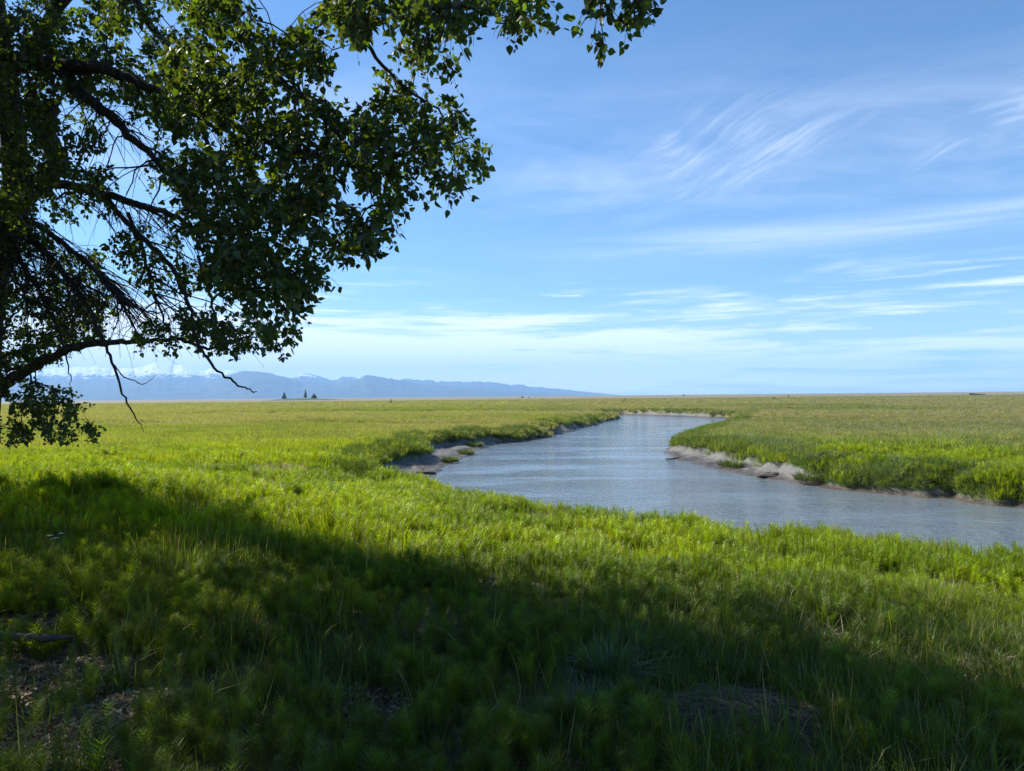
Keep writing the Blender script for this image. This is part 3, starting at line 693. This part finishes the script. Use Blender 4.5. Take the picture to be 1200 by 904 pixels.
# leafy masses: outline in the photo, depth range, clusters, keep-out noise threshold
REG = [
 ([(215, -30), (470, -30), (520, 60), (552, 110), (558, 150), (566, 180), (540, 215), (500, 200), (455, 232), (425, 285), (385, 318), (345, 345), (335, 392), (300, 396), (268, 345), (235, 280), (205, 200), (190, 80)], 6.2, 9.0, 550, .44),
 ([(400, -40), (620, -40), (612, -4), (600, 24), (572, 12), (535, 22), (480, 30), (430, 40)], 5.5, 7.0, 75, .36),
 ([(-20, -20), (240, -20), (245, 120), (230, 240), (170, 215), (120, 230), (60, 260), (-20, 270)], 9.0, 14.0, 540, .43),
 ([(-20, 240), (70, 250), (120, 300), (135, 360), (110, 395), (60, 415), (-20, 440)], 12.0, 15.0, 300, .34),
 ([(-20, 430), (50, 445), (70, 452), (100, 480), (122, 495), (104, 508), (60, 506), (-20, 505)], 12.3, 13.6, 80, .28),
 ([(165, 372), (230, 362), (290, 360), (335, 372), (330, 402), (280, 402), (240, 396), (190, 396), (165, 395)], 9.4, 11.0, 50, .30),
 ([(120, 230), (235, 250), (250, 330), (180, 330), (130, 300)], 10.0, 12.0, 40, .45),
 ([(690, -20), (708, -20), (708, 12), (696, 12)], 5.1, 5.4, 4, .0),
 ([(732, -25), (758, -10), (758, 12), (742, 8)], 5.0, 5.3, 4, .0),
 ([(610, -20), (634, -20), (632, 8), (616, 8)], 5.4, 5.9, 5, .0),
 ([(410, 225), (465, 228), (440, 275), (395, 290)], 6.6, 7.4, 16, .0),
]
CL = []
for poly, d0, d1, cnt, th in REG:
    q = np.array(poly, float); lo, hi = q.min(0), q.max(0); got = 0
    while got < cnt:
        pxs = lo[0] + (hi[0] - lo[0]) * rng.random(400); pys = lo[1] + (hi[1] - lo[1]) * rng.random(400); dd = d0 + (d1 - d0) * rng.random(400)
        k_ = inpoly(pxs, pys, poly) & (fbm(pxs / 46 + dd * .15, pys / 46, 201, 3) > th)
        for a_, b_, c_ in zip(pxs[k_], pys[k_], dd[k_]):
            if got < cnt: CL.append(at(a_, b_, c_)); got += 1
CL = np.array(CL); n_in = len(CL)
# the rest of the crown, outside the picture: it shades the foreground
M_ = 110000
u = rng.normal(size=(M_, 3)); u /= np.linalg.norm(u, axis=1)[:, None]; u *= (rng.random(M_) ** .36)[:, None]
CC = np.array([-8.4, 9.8, TB[2] + 7.4]); CR = np.array([8.6, 9.8, 6.4])
Q = CC + u * CR
pxs, pys, zc = project(Q)
mg = 25 + .36 * FPX / np.maximum(zc, .3)
vis = (zc > .1) & (pxs > -mg) & (pxs < 1200 + mg) & (pys > -mg) & (pys < 904 + mg)
okk = ~vis & (np.hypot(Q[:, 0], Q[:, 1]) > 2.2) & (fbm(Q[:, 0] * .55 + Q[:, 2] * .3, Q[:, 1] * .55 - Q[:, 2] * .2, 211, 3) > .27) & (Q[:, 2] > TB[2] + 1.8)
EDGE = np.array([(-400, 600), (0, 556), (100, 540), (200, 572), (330, 598), (430, 604), (500, 640), (600, 642), (700, 662), (800, 692), (870, 722), (960, 765), (1080, 800), (1200, 850), (1700, 1000)], float)
hh_ = Q[:, 2] - 1.9; sx = Q[:, 0] - S.x / S.z * hh_; sy = Q[:, 1] - S.y / S.z * hh_          # where each clump's shadow lands
hh_ = Q[:, 2] - terrain(sx, sy)[0] - .25; sx = Q[:, 0] - S.x / S.z * hh_; sy = Q[:, 1] - S.y / S.z * hh_
spx, spy, szc = project(np.stack([sx, sy, terrain(sx, sy)[0] + .15], -1))
okk &= ~((szc > .5) & (spy < np.interp(spx, EDGE[:, 0], EDGE[:, 1]) + .30 * FPX * 3.4 / np.maximum(szc, 1) ** 1.5))
okk &= ~((spx < 330) & (spy > 640) & (szc > .5) & (rng.random(M_) < .68))
Q = Q[okk][:9000]
CLALL = np.vstack([CL, Q])
# grow twigs: every cluster joins the nearest living wood, thickness follows the load it carries
nodes = [p for P in SK for p in P]; nrad = [0.0] * len(nodes)
base_n = len(nodes)
NP = np.zeros((base_n + len(CLALL) * 4 + 10, 3)); NP[:base_n] = nodes; NN = base_n
parent = [-1] * base_n
d0 = np.min(np.linalg.norm(CLALL[:, None, :] - NP[None, :base_n, :], axis=2), axis=1) if len(CLALL) * base_n < 6e6 else np.array([np.min(np.linalg.norm(NP[:base_n] - c_, axis=1)) for c_ in CLALL])
order = np.argsort(d0); tips = []
for ci_ in order:
    c_ = CLALL[ci_]; dv = NP[:NN] - c_; d2 = np.linalg.norm(dv, axis=1) + np.where(NP[:NN, 2] < c_[2] - .3, .15, 0)
    b_ = int(np.argmin(d2)); p0 = NP[b_].copy(); dist = np.linalg.norm(c_ - p0)
    sag = np.array([0, 0, 1.0]) * .13 * dist + rng.normal(size=3) * .06 * dist
    prev = b_
    for t in (.34, .68, 1.0):
        q = p0 + (c_ - p0) * t + sag * (4 * t * (1 - t)); NP[NN] = q; parent.append(prev); prev = NN; NN += 1
    tips.append((ci_, prev))
load = np.zeros(NN)
for _, t in tips: load[t] += 1
for i_ in range(NN - 1, base_n - 1, -1): load[parent[i_]] += load[i_]
a = Acc(); ch = {}
rad_ = .0035 * np.maximum(load, 1) ** .42
for i_ in range(base_n, NN, 3):
    ids = [parent[i_], i_, i_ + 1, i_ + 2]
    rr = [min(rad_[i_], .03)] + [rad_[k_] for k_ in ids[1:]]
    tube(a, NP[ids], np.minimum(rr, .03), 4, 0, False)
# leaves: heart-shaped, hanging from short twigs around each cluster
def leaf_shape():
    #           along, across, fold
    return np.array([(0, 0, 0), (.16, .34, .05), (.42, .37, .06), (.72, .20, .03), (1, 0, -.02), (.72, -.20, .03), (.42, -.37, .06), (.16, -.34, .05), (.42, 0, -.035)])
LS = leaf_shape(); LF = np.array([(0, 8, 1), (1, 8, 2), (2, 8, 3), (3, 8, 4), (4, 8, 5), (5, 8, 6), (6, 8, 7), (7, 8, 0)])
tw = Acc(); lv = Acc()
for q_, (ci_, t_) in enumerate(tips):
    c_ = CLALL[ci_]; inn = ci_ < n_in
    nsp = 3 if inn else 2
    dirp = c_ - NP[parent[t_]]; dirp /= np.linalg.norm(dirp) + 1e-9
    for s_ in range(nsp):
        dv = dirp * .6 + rng.normal(size=3) * .75 + np.array([0, 0, -.35]); dv /= np.linalg.norm(dv)
        ln = .10 + .19 * rng.random(); tt = np.linspace(0, 1, 4)[:, None]
        sp_ = c_ + dv * ln * tt + np.array([0, 0, -.10]) * tt ** 2
        tube(tw if inn else tw, sp_, [.0035, .003, .0025, .0018], 3, 0, False)
        nl = rng.integers(8, 13) if inn else rng.integers(4, 7)
        tpos = .2 + .8 * rng.random(nl); pos = np.stack([np.interp(tpos, tt[:, 0], sp_[:, k_]) for k_ in range(3)], -1)
        out = rng.normal(size=(nl, 3)) * .72 + dv * .3 + np.array([0, 0, -.62]); out /= np.linalg.norm(out, axis=1)[:, None]
        pos = pos + out * .03
        side = np.cross(out, rng.normal(size=(nl, 3))); side /= np.linalg.norm(side, axis=1)[:, None]; nrm = np.cross(out, side)
        L_ = (.036 + .060 * rng.random(nl)) * (1.0 if inn else 1.75)
        V = pos[:, None, :] + L_[:, None, None] * (LS[None, :, 0:1] * out[:, None, :] + LS[None, :, 1:2] * side[:, None, :] + LS[None, :, 2:3] * nrm[:, None, :] * (1 + rng.random(nl))[:, None, None])
        F = (np.arange(nl)[:, None, None] * 9 + LF[None]).reshape(-1, 3)
        lv.add(V.reshape(-1, 3), F, None, br=np.repeat(rng.random(nl), 9), dry=np.repeat((rng.random(nl) < .012) * .5, 9))
pool = np.array([p for P in SK[:4] + [SK[9]] for p in P]); ppx, ppy, _ = project(pool); pool = pool[(ppx > 40) & (ppx < 235) & (ppy > 60) & (ppy < 320) & (pool[:, 1] > 8.6)]
dpool = np.concatenate([path(q_, 5)[0][3:-4] for q_ in DEAD[1:8]]); dpx, dpy, _ = project(dpool); dpool = dpool[(dpy < 355) & (dpx < 215)]; pool = np.vstack([pool, dpool, dpool])
for _ in range(300):
    p0 = pool[rng.integers(len(pool))]; ln = .4 + .9 * rng.random(); dv = np.array([rng.normal(.55, .4), rng.normal(-.1, .4), -.30])
    t_ = np.linspace(0, 1, 7)[:, None]; P_ = p0 + dv * ln * t_ + np.array([0, 0, -.45 * ln]) * t_ ** 2 + np.cumsum(rng.normal(size=(7, 3)), 0) * .02
    tube(tw, P_, np.linspace(.013, .003, 7), 4, 0, False)
    for k_ in range(3):
        q = P_[2 + k_]; dq = dv * .6 + rng.normal(size=3) * .5; t3 = np.linspace(0, 1, 4)[:, None]
        tube(tw, q + dq * .45 * ln * t3 + np.array([0, 0, -.3 * ln]) * t3 ** 2, [.005, .004, .003, .002], 3, 0, False)
for P_ in ('a',):
    tw.V += a.V; tw.F4 += [f + tw.n for f in a.F4]; tw.n += a.n
link('twigs', tw.mesh('twigs', [MTWIG], False, TB), tree)
MLEAF = blade_mat('cottonwood_leaves', (.044, .076, .018), .40, .04, .55, (3.0, 2.6, .3))
link('crown', lv.mesh('crown', [MLEAF], False, TB), tree)

# ------------------------------------------------------------------ spruces on the far rise
MNEEDLE = plain_mat('spruce_needles', (.030, .048, .026), .9, .4, .6)
MSTEM = plain_mat('spruce_bark', (.06, .05, .04), .9, .3, 2.0)
def spruce(px, Y, h, width, dens, label):
    p = at(px, 466, Y); x, y = p[0], p[1]
    lx, ly = x - hx, y - HILL_Y
    z = PLAIN - .6 + 3.3 * max(0, 1 - abs(lx / (50 if lx < 0 else 60)) ** 1.6) * (1 - (ly / 29) ** 2)
    t = tag(empty('spruce_tree', (x, y, z)), label, 'tree', 'spruces on the far rise')
    a = Acc(); tube(a, [(0, 0, -.5), (0, 0, h * .5), (.1, 0, h)], [.22, .15, .03], 6); link('trunk', a.mesh('trunk', [MSTEM]), t)
    a = Acc()
    for k_ in range(int(dens)):
        q = (k_ + rng.random()) / dens; zz = h * (.10 + .9 * q); rr = width * (1 - q) ** .8 * (.55 + .6 * rng.random()) + .15; th = rng.random() * 6.283
        d_ = np.array([math.cos(th), math.sin(th), 0]); s_ = np.array([-d_[1], d_[0], 0]); wv = .30 * rr + .18
        b0 = np.array([0, 0, zz]); m_ = b0 + d_ * rr * .6 + np.array([0, 0, -.05 * rr]); e_ = b0 + d_ * rr + np.array([0, 0, -.35 * rr])
        a.add([b0 + (0, 0, .15), m_ + s_ * wv, m_ - s_ * wv, e_, m_ + np.array([0, 0, -.4])], [(0, 2, 1), (1, 2, 3), (0, 1, 4), (0, 4, 2), (1, 3, 4), (3, 2, 4)])
    link('crown', a.mesh('crown', [MNEEDLE]), t)
spruce(333, 898, 8.5, 3.6, 130, 'small lone spruce at the left end of the far rise')
spruce(358, 905, 11.0, 3.0, 110, 'tallest thin spruce on the far rise')
spruce(368, 902, 6.0, 5.2, 170, 'broad bushy spruce beside the tallest one on the far rise')

# ------------------------------------------------------------------ drift stumps, a drift log and shrubs on the flats
MDRIFT = plain_mat('drift_wood', (.045, .038, .032), .9, .4, 1.5, .5)
def on_ground(px, Y):
    d = ray(px, 460); return np.array([d[0] * Y, Y, gz(d[0] * Y, Y)])
def stump(px, Y, h, wd, tilt, label):
    p = on_ground(px, Y); t = tag(empty('drift_stump', p), label, 'stump', 'drift stumps stranded on the flats')
    a = Acc(); ax = np.array([math.sin(tilt), .1, math.cos(tilt)])
    tube(a, [(0, 0, -.1), ax * h * .5, ax * h], [wd * .30, wd * .22, wd * .17], 9, .15); link('trunk', a.mesh('trunk', [MDRIFT], True), t)
    a = Acc()
    for k_ in range(9):
        th = k_ * .698 + rng.random() * .5; ln = wd * (.5 + .5 * rng.random())
        e_ = np.array([math.cos(th) * ln, math.sin(th) * ln, (rng.random() * .6 - .05) * h])
        tube(a, [(0, 0, .1), e_ * .5 + (0, 0, .15), e_], [wd * .13, wd * .08, wd * .03], 5, .2)
    link('roots', a.mesh('roots', [MDRIFT], True), t)
stump(458, 330, 1.9, .9, .05, 'upright dark drift stump on the flats right of the spruces')
stump(731, 290, 1.0, 1.5, .5, 'squat dark drift stump on the flats behind the river bend')
stump(906, 330, 1.1, 1.7, .7, 'leaning drift stump on the right flats with a slim one beside it')
stump(924, 420, 1.9, .8, .1, 'slim upright drift stump on the right flats')
p = on_ground(1146, 560)
t = tag(empty('driftwood_log', p), 'long dark driftwood log lying far out on the right flats', 'log')
a = Acc(); tube(a, [(-5.5, 0, .9), (-2, .3, .75), (2, 0, .5), (5.5, -.4, .3)], [.65, .5, .4, .22], 9, .12); link('trunk', a.mesh('trunk', [MDRIFT], True), t)
a = Acc()
for k_ in range(7):
    th = k_ * .9; tube(a, [(-5.3, 0, .9), (-6.2, math.cos(th) * .7, .9 + math.sin(th) * .6), (-6.5, math.cos(th) * 1.2, .9 + math.sin(th) * 1.1)], [.25, .16, .05], 5, .15)
link('roots', a.mesh('roots', [MDRIFT], True), t)
MSHRUB = blade_mat('shrub_leaves', (.050, .055, .025), .25, .03)
MBROWN = blade_mat('brown_grass', (.10, .095, .040), .3, .03)
def tuft_thing(name, p, accm, mat, label, cat, group=None, rot=0):
    o_ = link(name, accm.mesh(name, [mat]), None, p); o_.rotation_euler.z = rot; return tag(o_, label, cat, group)
def leafy_shrub(p, wd, h, label):
    t = tag(empty('shrub', p), label, 'shrub', 'low shrubs on the flats')
    a = Acc(); lv_ = Acc()
    for k_ in range(14):
        th = rng.random() * 6.283; e_ = np.array([math.cos(th) * wd * .45 * rng.random(), math.sin(th) * wd * .45 * rng.random(), h * (.6 + .35 * rng.random())])
        tube(a, [(0, 0, -.1), e_ * .5 + (0, 0, .1), e_], [.05 * h, .03 * h, .01 * h], 4)
    n = 220; u_ = rng.normal(size=(n, 3)); u_ /= np.linalg.norm(u_, axis=1)[:, None]; u_ *= rng.random(n)[:, None] ** .4
    c_ = u_ * [wd * .5, wd * .5, h * .45] + [0, 0, h * .55]; s_ = .10 * h * (.6 + rng.random(n))
    e1 = rng.normal(size=(n, 3)); e2 = rng.normal(size=(n, 3))
    V = np.stack([c_, c_ + e1 * s_[:, None], c_ + e2 * s_[:, None]], 1).reshape(-1, 3)
    lv_.add(V, np.arange(3 * n).reshape(-1, 3), None, br=np.repeat(rng.random(n), 3), dry=0)
    link('stems', a.mesh('stems', [MDRIFT]), t); link('foliage', lv_.mesh('foliage', [MSHRUB]), t)
leafy_shrub(on_ground(612, 900), 3.2, 2.3, 'dark low shrub on the skyline left of the river bend')
leafy_shrub(on_ground(620, 920), 2.4, 1.4, 'smaller shrub just right of the skyline shrub')
leafy_shrub(on_ground(801, 1100), 3.0, 2.8, 'single dark shrub on the skyline beyond the river bend')
for px, py, s_, lb in ((321, 486, 1.0, 'small brownish grass hummock in the meadow below the spruces'), (372, 495, 1.5, 'widest brown grass hummock in the left meadow'), (356, 493, .9, 'low brown hummock just left of the widest one'), (929, 476, 1.0, 'brown grass hummock on the right flats below the slim stump')):
    p = hit(px, py); p[2] = gz(p[0], p[1])
    tuft_thing('grass_hummock', p, grass_clump(160, .8 * s_, .25, .75, .035, .35, .5, .3), MBROWN, lb, 'hummock', 'brown grass hummocks')

# ------------------------------------------------------------------ on the mud of the river banks
MSEDGE = blade_mat('sedge_leaves', (.075, .115, .030), .35, .06)
for px, py, s_, lb in ((858, 546, 1.15, 'round sedge clump alone on the pale mud of the right bank'), (546, 532, .9, 'sedge clump on the mud spit of the left bank nearest the water'), (528, 541, .8, 'green sedge clump at the inner edge of the left mud cove'), (556, 524, 1.0, 'sedge clump rooted against the left cut bank'), (948, 563, 1.0, 'bushy sedge clump at the foot of the right cut bank')):
    p = hit(px, py); p[2] = gz(p[0], p[1])
    tuft_thing('sedge_clump', p, grass_clump(520, .55 * s_, .16, .42, .020, .5, .9, .06, 4), MSEDGE, lb, 'sedge', 'sedge clumps on the river mud')
MMUD = plain_mat('dark_mud', (.085, .072, .06), .8, .4, 4.0, .6)
def clod(p, sx, sy, sz, label, rot=0.0):
    th = np.linspace(0, 2 * np.pi, 20, endpoint=False); ph = np.linspace(-.25, 1, 9) * np.pi / 2; V = []
    for q in ph:
        for t_ in th:
            r_ = 1 + .8 * (vnoise(np.array([math.cos(t_) * 2 + 9 + p[0]]), np.array([math.sin(t_) * 2 + q * 2]), 5)[0] - .5)
            V.append((math.cos(t_) * math.cos(q) * sx * r_, math.sin(t_) * math.cos(q) * sy * r_, math.sin(q) * sz * r_))
    F = [(i_ * 20 + j_, i_ * 20 + (j_ + 1) % 20, i_ * 20 + 20 + (j_ + 1) % 20, i_ * 20 + 20 + j_) for i_ in range(8) for j_ in range(20)]
    o_ = link('mud_clod', mesh_np('mud_clod', np.array(V), [np.array(F)], [MMUD], None, True), None, p); o_.rotation_euler.z = rot
    return tag(o_, label, 'mud clod', 'slumped blocks of mud along the water')
for px, py, a_, b_, c_, rt, lb in ((497, 554, .55, .28, .15, -.5, 'dark wet mud clod lying on the left mud flat'), (797, 537, .8, .5, .09, .3, 'slumped mud block at the tip of the right mud bank'), (903, 557, .6, .4, .11, .2, 'dark mud block at the water just before the right grass bank')):
    p = hit(px, py); p[2] = gz(p[0], p[1]) - .03; clod(p, a_, b_, c_, lb, rt)

# ------------------------------------------------------------------ under the tree: branch, tussock, straw heap, small plants, litter
p = hit(20, 778); bx = []
for px, py, r_ in ((-60, 782, .034), (-20, 779, .031), (15, 775, .029), (45, 775, .026), (66, 776, .020), (80, 777, .010), (92, 780, .004)):
    q = at(px, py, p[1]); q[2] = gz(q[0], q[1]) + .19; bx.append((*q, r_))
bx = smooth_path(np.array(bx), 4)
a = Acc(); tube(a, bx[:, :3] - p, bx[:, 3] * 1.15, 8, .12); tag(link('fallen_branch', a.mesh('fallen_branch', [plain_mat('fallen_wood', (.075, .065, .056), .9, .4, 9.0, .5)], True), None, p), 'bare grey-brown fallen branch on the litter below the tree', 'branch')
MTUSS = blade_mat('tussock_blades', (.062, .112, .046), .35, .06)
def tussock(px, py, s_, label, n=330):
    p = hit(px, py); p[2] = gz(p[0], p[1])
    a = grass_clump(n, .11 * s_, .34 * s_, .60 * s_, .0075, .30, 1.15, .03, 7)
    return tuft_thing('grass_tussock', p, a, MTUSS, label, 'tussock', 'drooping grass tussocks')
tussock(716, 808, .85, 'arching blue-green grass tussock left of the dead straw heap')
tussock(690, 850, .6, 'lower blue-green tussock in front of the arching one')
tussock(742, 770, .6, 'small blue-green tussock behind the arching one')
# heap of dead straw
p = hit(862, 850); p[2] = gz(p[0], p[1])
a = Acc()
n = 2600; th = rng.random(n) * 6.283; q = np.sqrt(rng.random(n)) * (.7 + .5 * rng.random(n)); bx_ = q * np.cos(th) * .66; by_ = q * np.sin(th) * .5
hgt_ = .20 * (1 - q ** 2) + .01
dirs = np.where(rng.random(n) < .7, rng.normal(-.5, .45, n), rng.random(n) * 6.283)
ln = .15 + .35 * rng.random(n); t_ = np.linspace(0, 1, 5)
cx_ = bx_[:, None] + np.cos(dirs)[:, None] * ln[:, None] * (t_ - .5); cy_ = by_[:, None] + np.sin(dirs)[:, None] * ln[:, None] * (t_ - .5)
rr_ = (cx_ / .68) ** 2 + (cy_ / .48) ** 2
cz_ = .05 * np.clip(1 - rr_, -.05, 1) * (.1 + 1.8 * rng.random(n))[:, None] + .05 * rng.random(n)[:, None] * np.sin(t_ * 3.14)[None]
Pc = np.stack([cx_, cy_, cz_], -1); W = np.stack([-np.sin(dirs), np.cos(dirs), rng.normal(size=n) * .5], -1)[:, None, :] * .0022
V = np.stack([Pc - W, Pc + W], 2).reshape(n, -1, 3); f = np.stack([np.arange(4) * 2, np.arange(4) * 2 + 1, np.arange(4) * 2 + 3, np.arange(4) * 2 + 2], -1)
a.add(V.reshape(-1, 3), None, (np.arange(n)[:, None, None] * 10 + f[None]).reshape(-1, 4), br=np.repeat(rng.random(n), 10), dry=np.repeat(rng.random(n) * .4, 10))
MSTRAW = blade_mat('dead_straw', (.085, .068, .050), .2, .03)
o_ = link('straw_heap', a.mesh('straw_heap', [MSTRAW]), None, p); tag(o_, 'flattened heap of dead grey-brown straw in the shaded foreground', 'straw heap')
# small plants
def broad_leaves(name, px, py, lst, mat, label, cat):
    p = hit(px, py); p[2] = gz(p[0], p[1]); t = tag(empty(name, p), label, cat)
    a = Acc(); b_ = Acc()
    for th, h_, L_, wd in lst:
        d_ = np.array([math.cos(th), math.sin(th), 0]); top = np.array([0, 0, h_]) + d_ * .04
        tube(a, [(0, 0, -.02), top * .6, top], [.003, .0025, .002], 4)
        out = d_ * .75 + np.array([0, 0, .45]); s_ = np.array([-d_[1], d_[0], 0]); nn = np.cross(out, s_)
        V = top + L_ * (LS[:, 0:1] * out + LS[:, 1:2] * wd * s_ + LS[:, 2:3] * nn)
        b_.add(V, LF, None, br=rng.random(), dry=0)
    link('stems', a.mesh('stems', [mat]), t)
    for n_ in ('br', 'dry'): pass
    link('leaves', b_.mesh('leaves', [mat]), t)
MBROAD = blade_mat('broad_leaf', (.13, .17, .03), .4, .06)
broad_leaves('broadleaf_plant', 858, 722, [(.4, .17, .13, .8), (2.3, .10, .09, .8), (4.2, .08, .08, .8)], MBROAD, 'small plant with one broad yellow-green leaf among the grass above the straw heap', 'plant')
p = hit(66, 672); p[2] = gz(p[0], p[1])
t = tag(empty('white_flower', p), 'small plant with pale flat flower heads in the shade below the trunk', 'flower')
a = Acc(); MPET = plain_mat('white_petals', (.6, .62, .58), .8, .1)
for k_ in range(4):
    x0, y0 = rng.normal(size=2) * .10; h_ = .34 + .08 * rng.random(); b_ = Acc()
    tube(a, [(0, 0, -.02), (x0 * .5, y0 * .5, h_ * .6), (x0, y0, h_)], [.004, .003, .002], 4)
    for _ in range(26):
        q = np.clip(rng.normal(size=2), -1.2, 1.2) * .016; s_ = .011; c_ = np.array([x0 + q[0], y0 + q[1], h_ + .02 + rng.random() * .01])
        b_.add([c_ + (-s_, 0, 0), c_ + (0, -s_, 0), c_ + (s_, 0, .003), c_ + (0, s_, 0)], None, [(0, 1, 2, 3)])
    link('flower_head', b_.mesh('flower_head', [MPET]), t)
link('stems', a.mesh('stems', [MTUSS]), t)

# horsetails one can tell apart in the foreground
MHORSE = blade_mat('horsetail_green', (.125, .185, .022), .42, .04)
hm = []
for _ in range(7):
    a = Acc(); horsetail(a, 0, 0, .30, 13, 10, .058, (rng.normal() * .03, rng.normal() * .03), .0036); hm.append(a.mesh('horsetail', [MHORSE]))
got = 0; HS = []
while got < 150:
    px, py = rng.random() * 1200, 640 + 300 * rng.random() ** .8
    if fbm(np.array([px / 130]), np.array([py / 60]), 301, 2)[0] < .47: continue
    p = hit(px, py)
    if p[1] > 9 or spots(np.array([p[0]]), np.array([p[1]]), [(hit(862, 850)[0], hit(862, 850)[1], .7)])[0] > .1: continue
    HS.append(p); got += 1
for px, py in ((175, 832), (206, 818), (20, 830), (330, 770), (404, 775), (425, 770), (462, 760), (250, 740)): HS.append(hit(px, py))
for i_, p in enumerate(HS):
    o_ = link('horsetail', hm[i_ % 7], None, (p[0], p[1], gz(p[0], p[1]) - .01)); s_ = .58 + .42 * rng.random()
    o_.scale = (s_, s_, s_ * (.85 + .35 * rng.random())); o_.rotation_euler = ((rng.random() - .5) * .3, (rng.random() - .5) * .3, rng.random() * 6.28)
    tag(o_, 'single feathery horsetail standing in the shaded foreground grass', 'horsetail', 'horsetails in the foreground grass')

# litter on the bare patches, bleached straw in the sunlit grass
a = Acc()
for cx, cy_, rr in BAREW:
    n = int(900 * rr * rr / .1); th = rng.random(n) * 6.283; q = np.sqrt(rng.random(n)) * rr * 1.25; x = cx + q * np.cos(th); y = cy_ + q * np.sin(th); z = terrain(x, y)[0] + .012 + .03 * rng.random(n)
    s_ = .010 + .022 * rng.random(n); e1 = rng.normal(size=(n, 3)) * [1, 1, .35]; e1 /= np.linalg.norm(e1, axis=1)[:, None]; e2 = np.cross(e1, rng.normal(size=(n, 3)) * [.4, .4, 1]); e2 /= np.linalg.norm(e2, axis=1)[:, None]
    c_ = np.stack([x, y, z], -1); thin = np.where(rng.random(n) < .45, .12, .55)[:, None]; lnn = np.where(thin < .2, 2.6, 1.0)
    V = np.stack([c_ - e1 * s_[:, None] * lnn, c_ + e2 * s_[:, None] * thin, c_ + e1 * s_[:, None] * lnn, c_ - e2 * s_[:, None] * thin], 1)
    a.add(V.reshape(-1, 3), None, np.arange(4 * n).reshape(-1, 4), br=np.repeat(rng.random(n), 4), dry=np.repeat((rng.random(n) < .4) * .9, 4))
o_ = link('leaf_litter', a.mesh('leaf_litter', [blade_mat('dry_leaves', (.11, .08, .055), .15, .03, .55)])); tag(o_, 'dry leaves and twigs littering the bare soil', kind='stuff')
a = Acc()
for cx, cy_, rr in STRAWW:
    n = int(260 * rr * rr / .3) + 40; th = rng.random(n) * 6.283; q = np.sqrt(rng.random(n)) * rr
    x = cx + q * np.cos(th); y = cy_ + q * np.sin(th); k_ = .5 + .5 * min(1, cy_ / 12)
    blades(a, np.stack([x, y, terrain(x, y)[0]], -1), (.16 + .22 * rng.random(n)) * k_, np.full(n, .014 * k_), rng.random(n) * 6.28, .5 + .7 * rng.random(n), .3 + .6 * rng.random(n), rng.random(n), .7 + .3 * rng.random(n))
o_ = link('bleached_straw', a.mesh('bleached_straw', [blade_mat('pale_straw', (.33, .29, .20), .3, .04)])); tag(o_, 'pale bleached straw patches in the grass', kind='stuff')
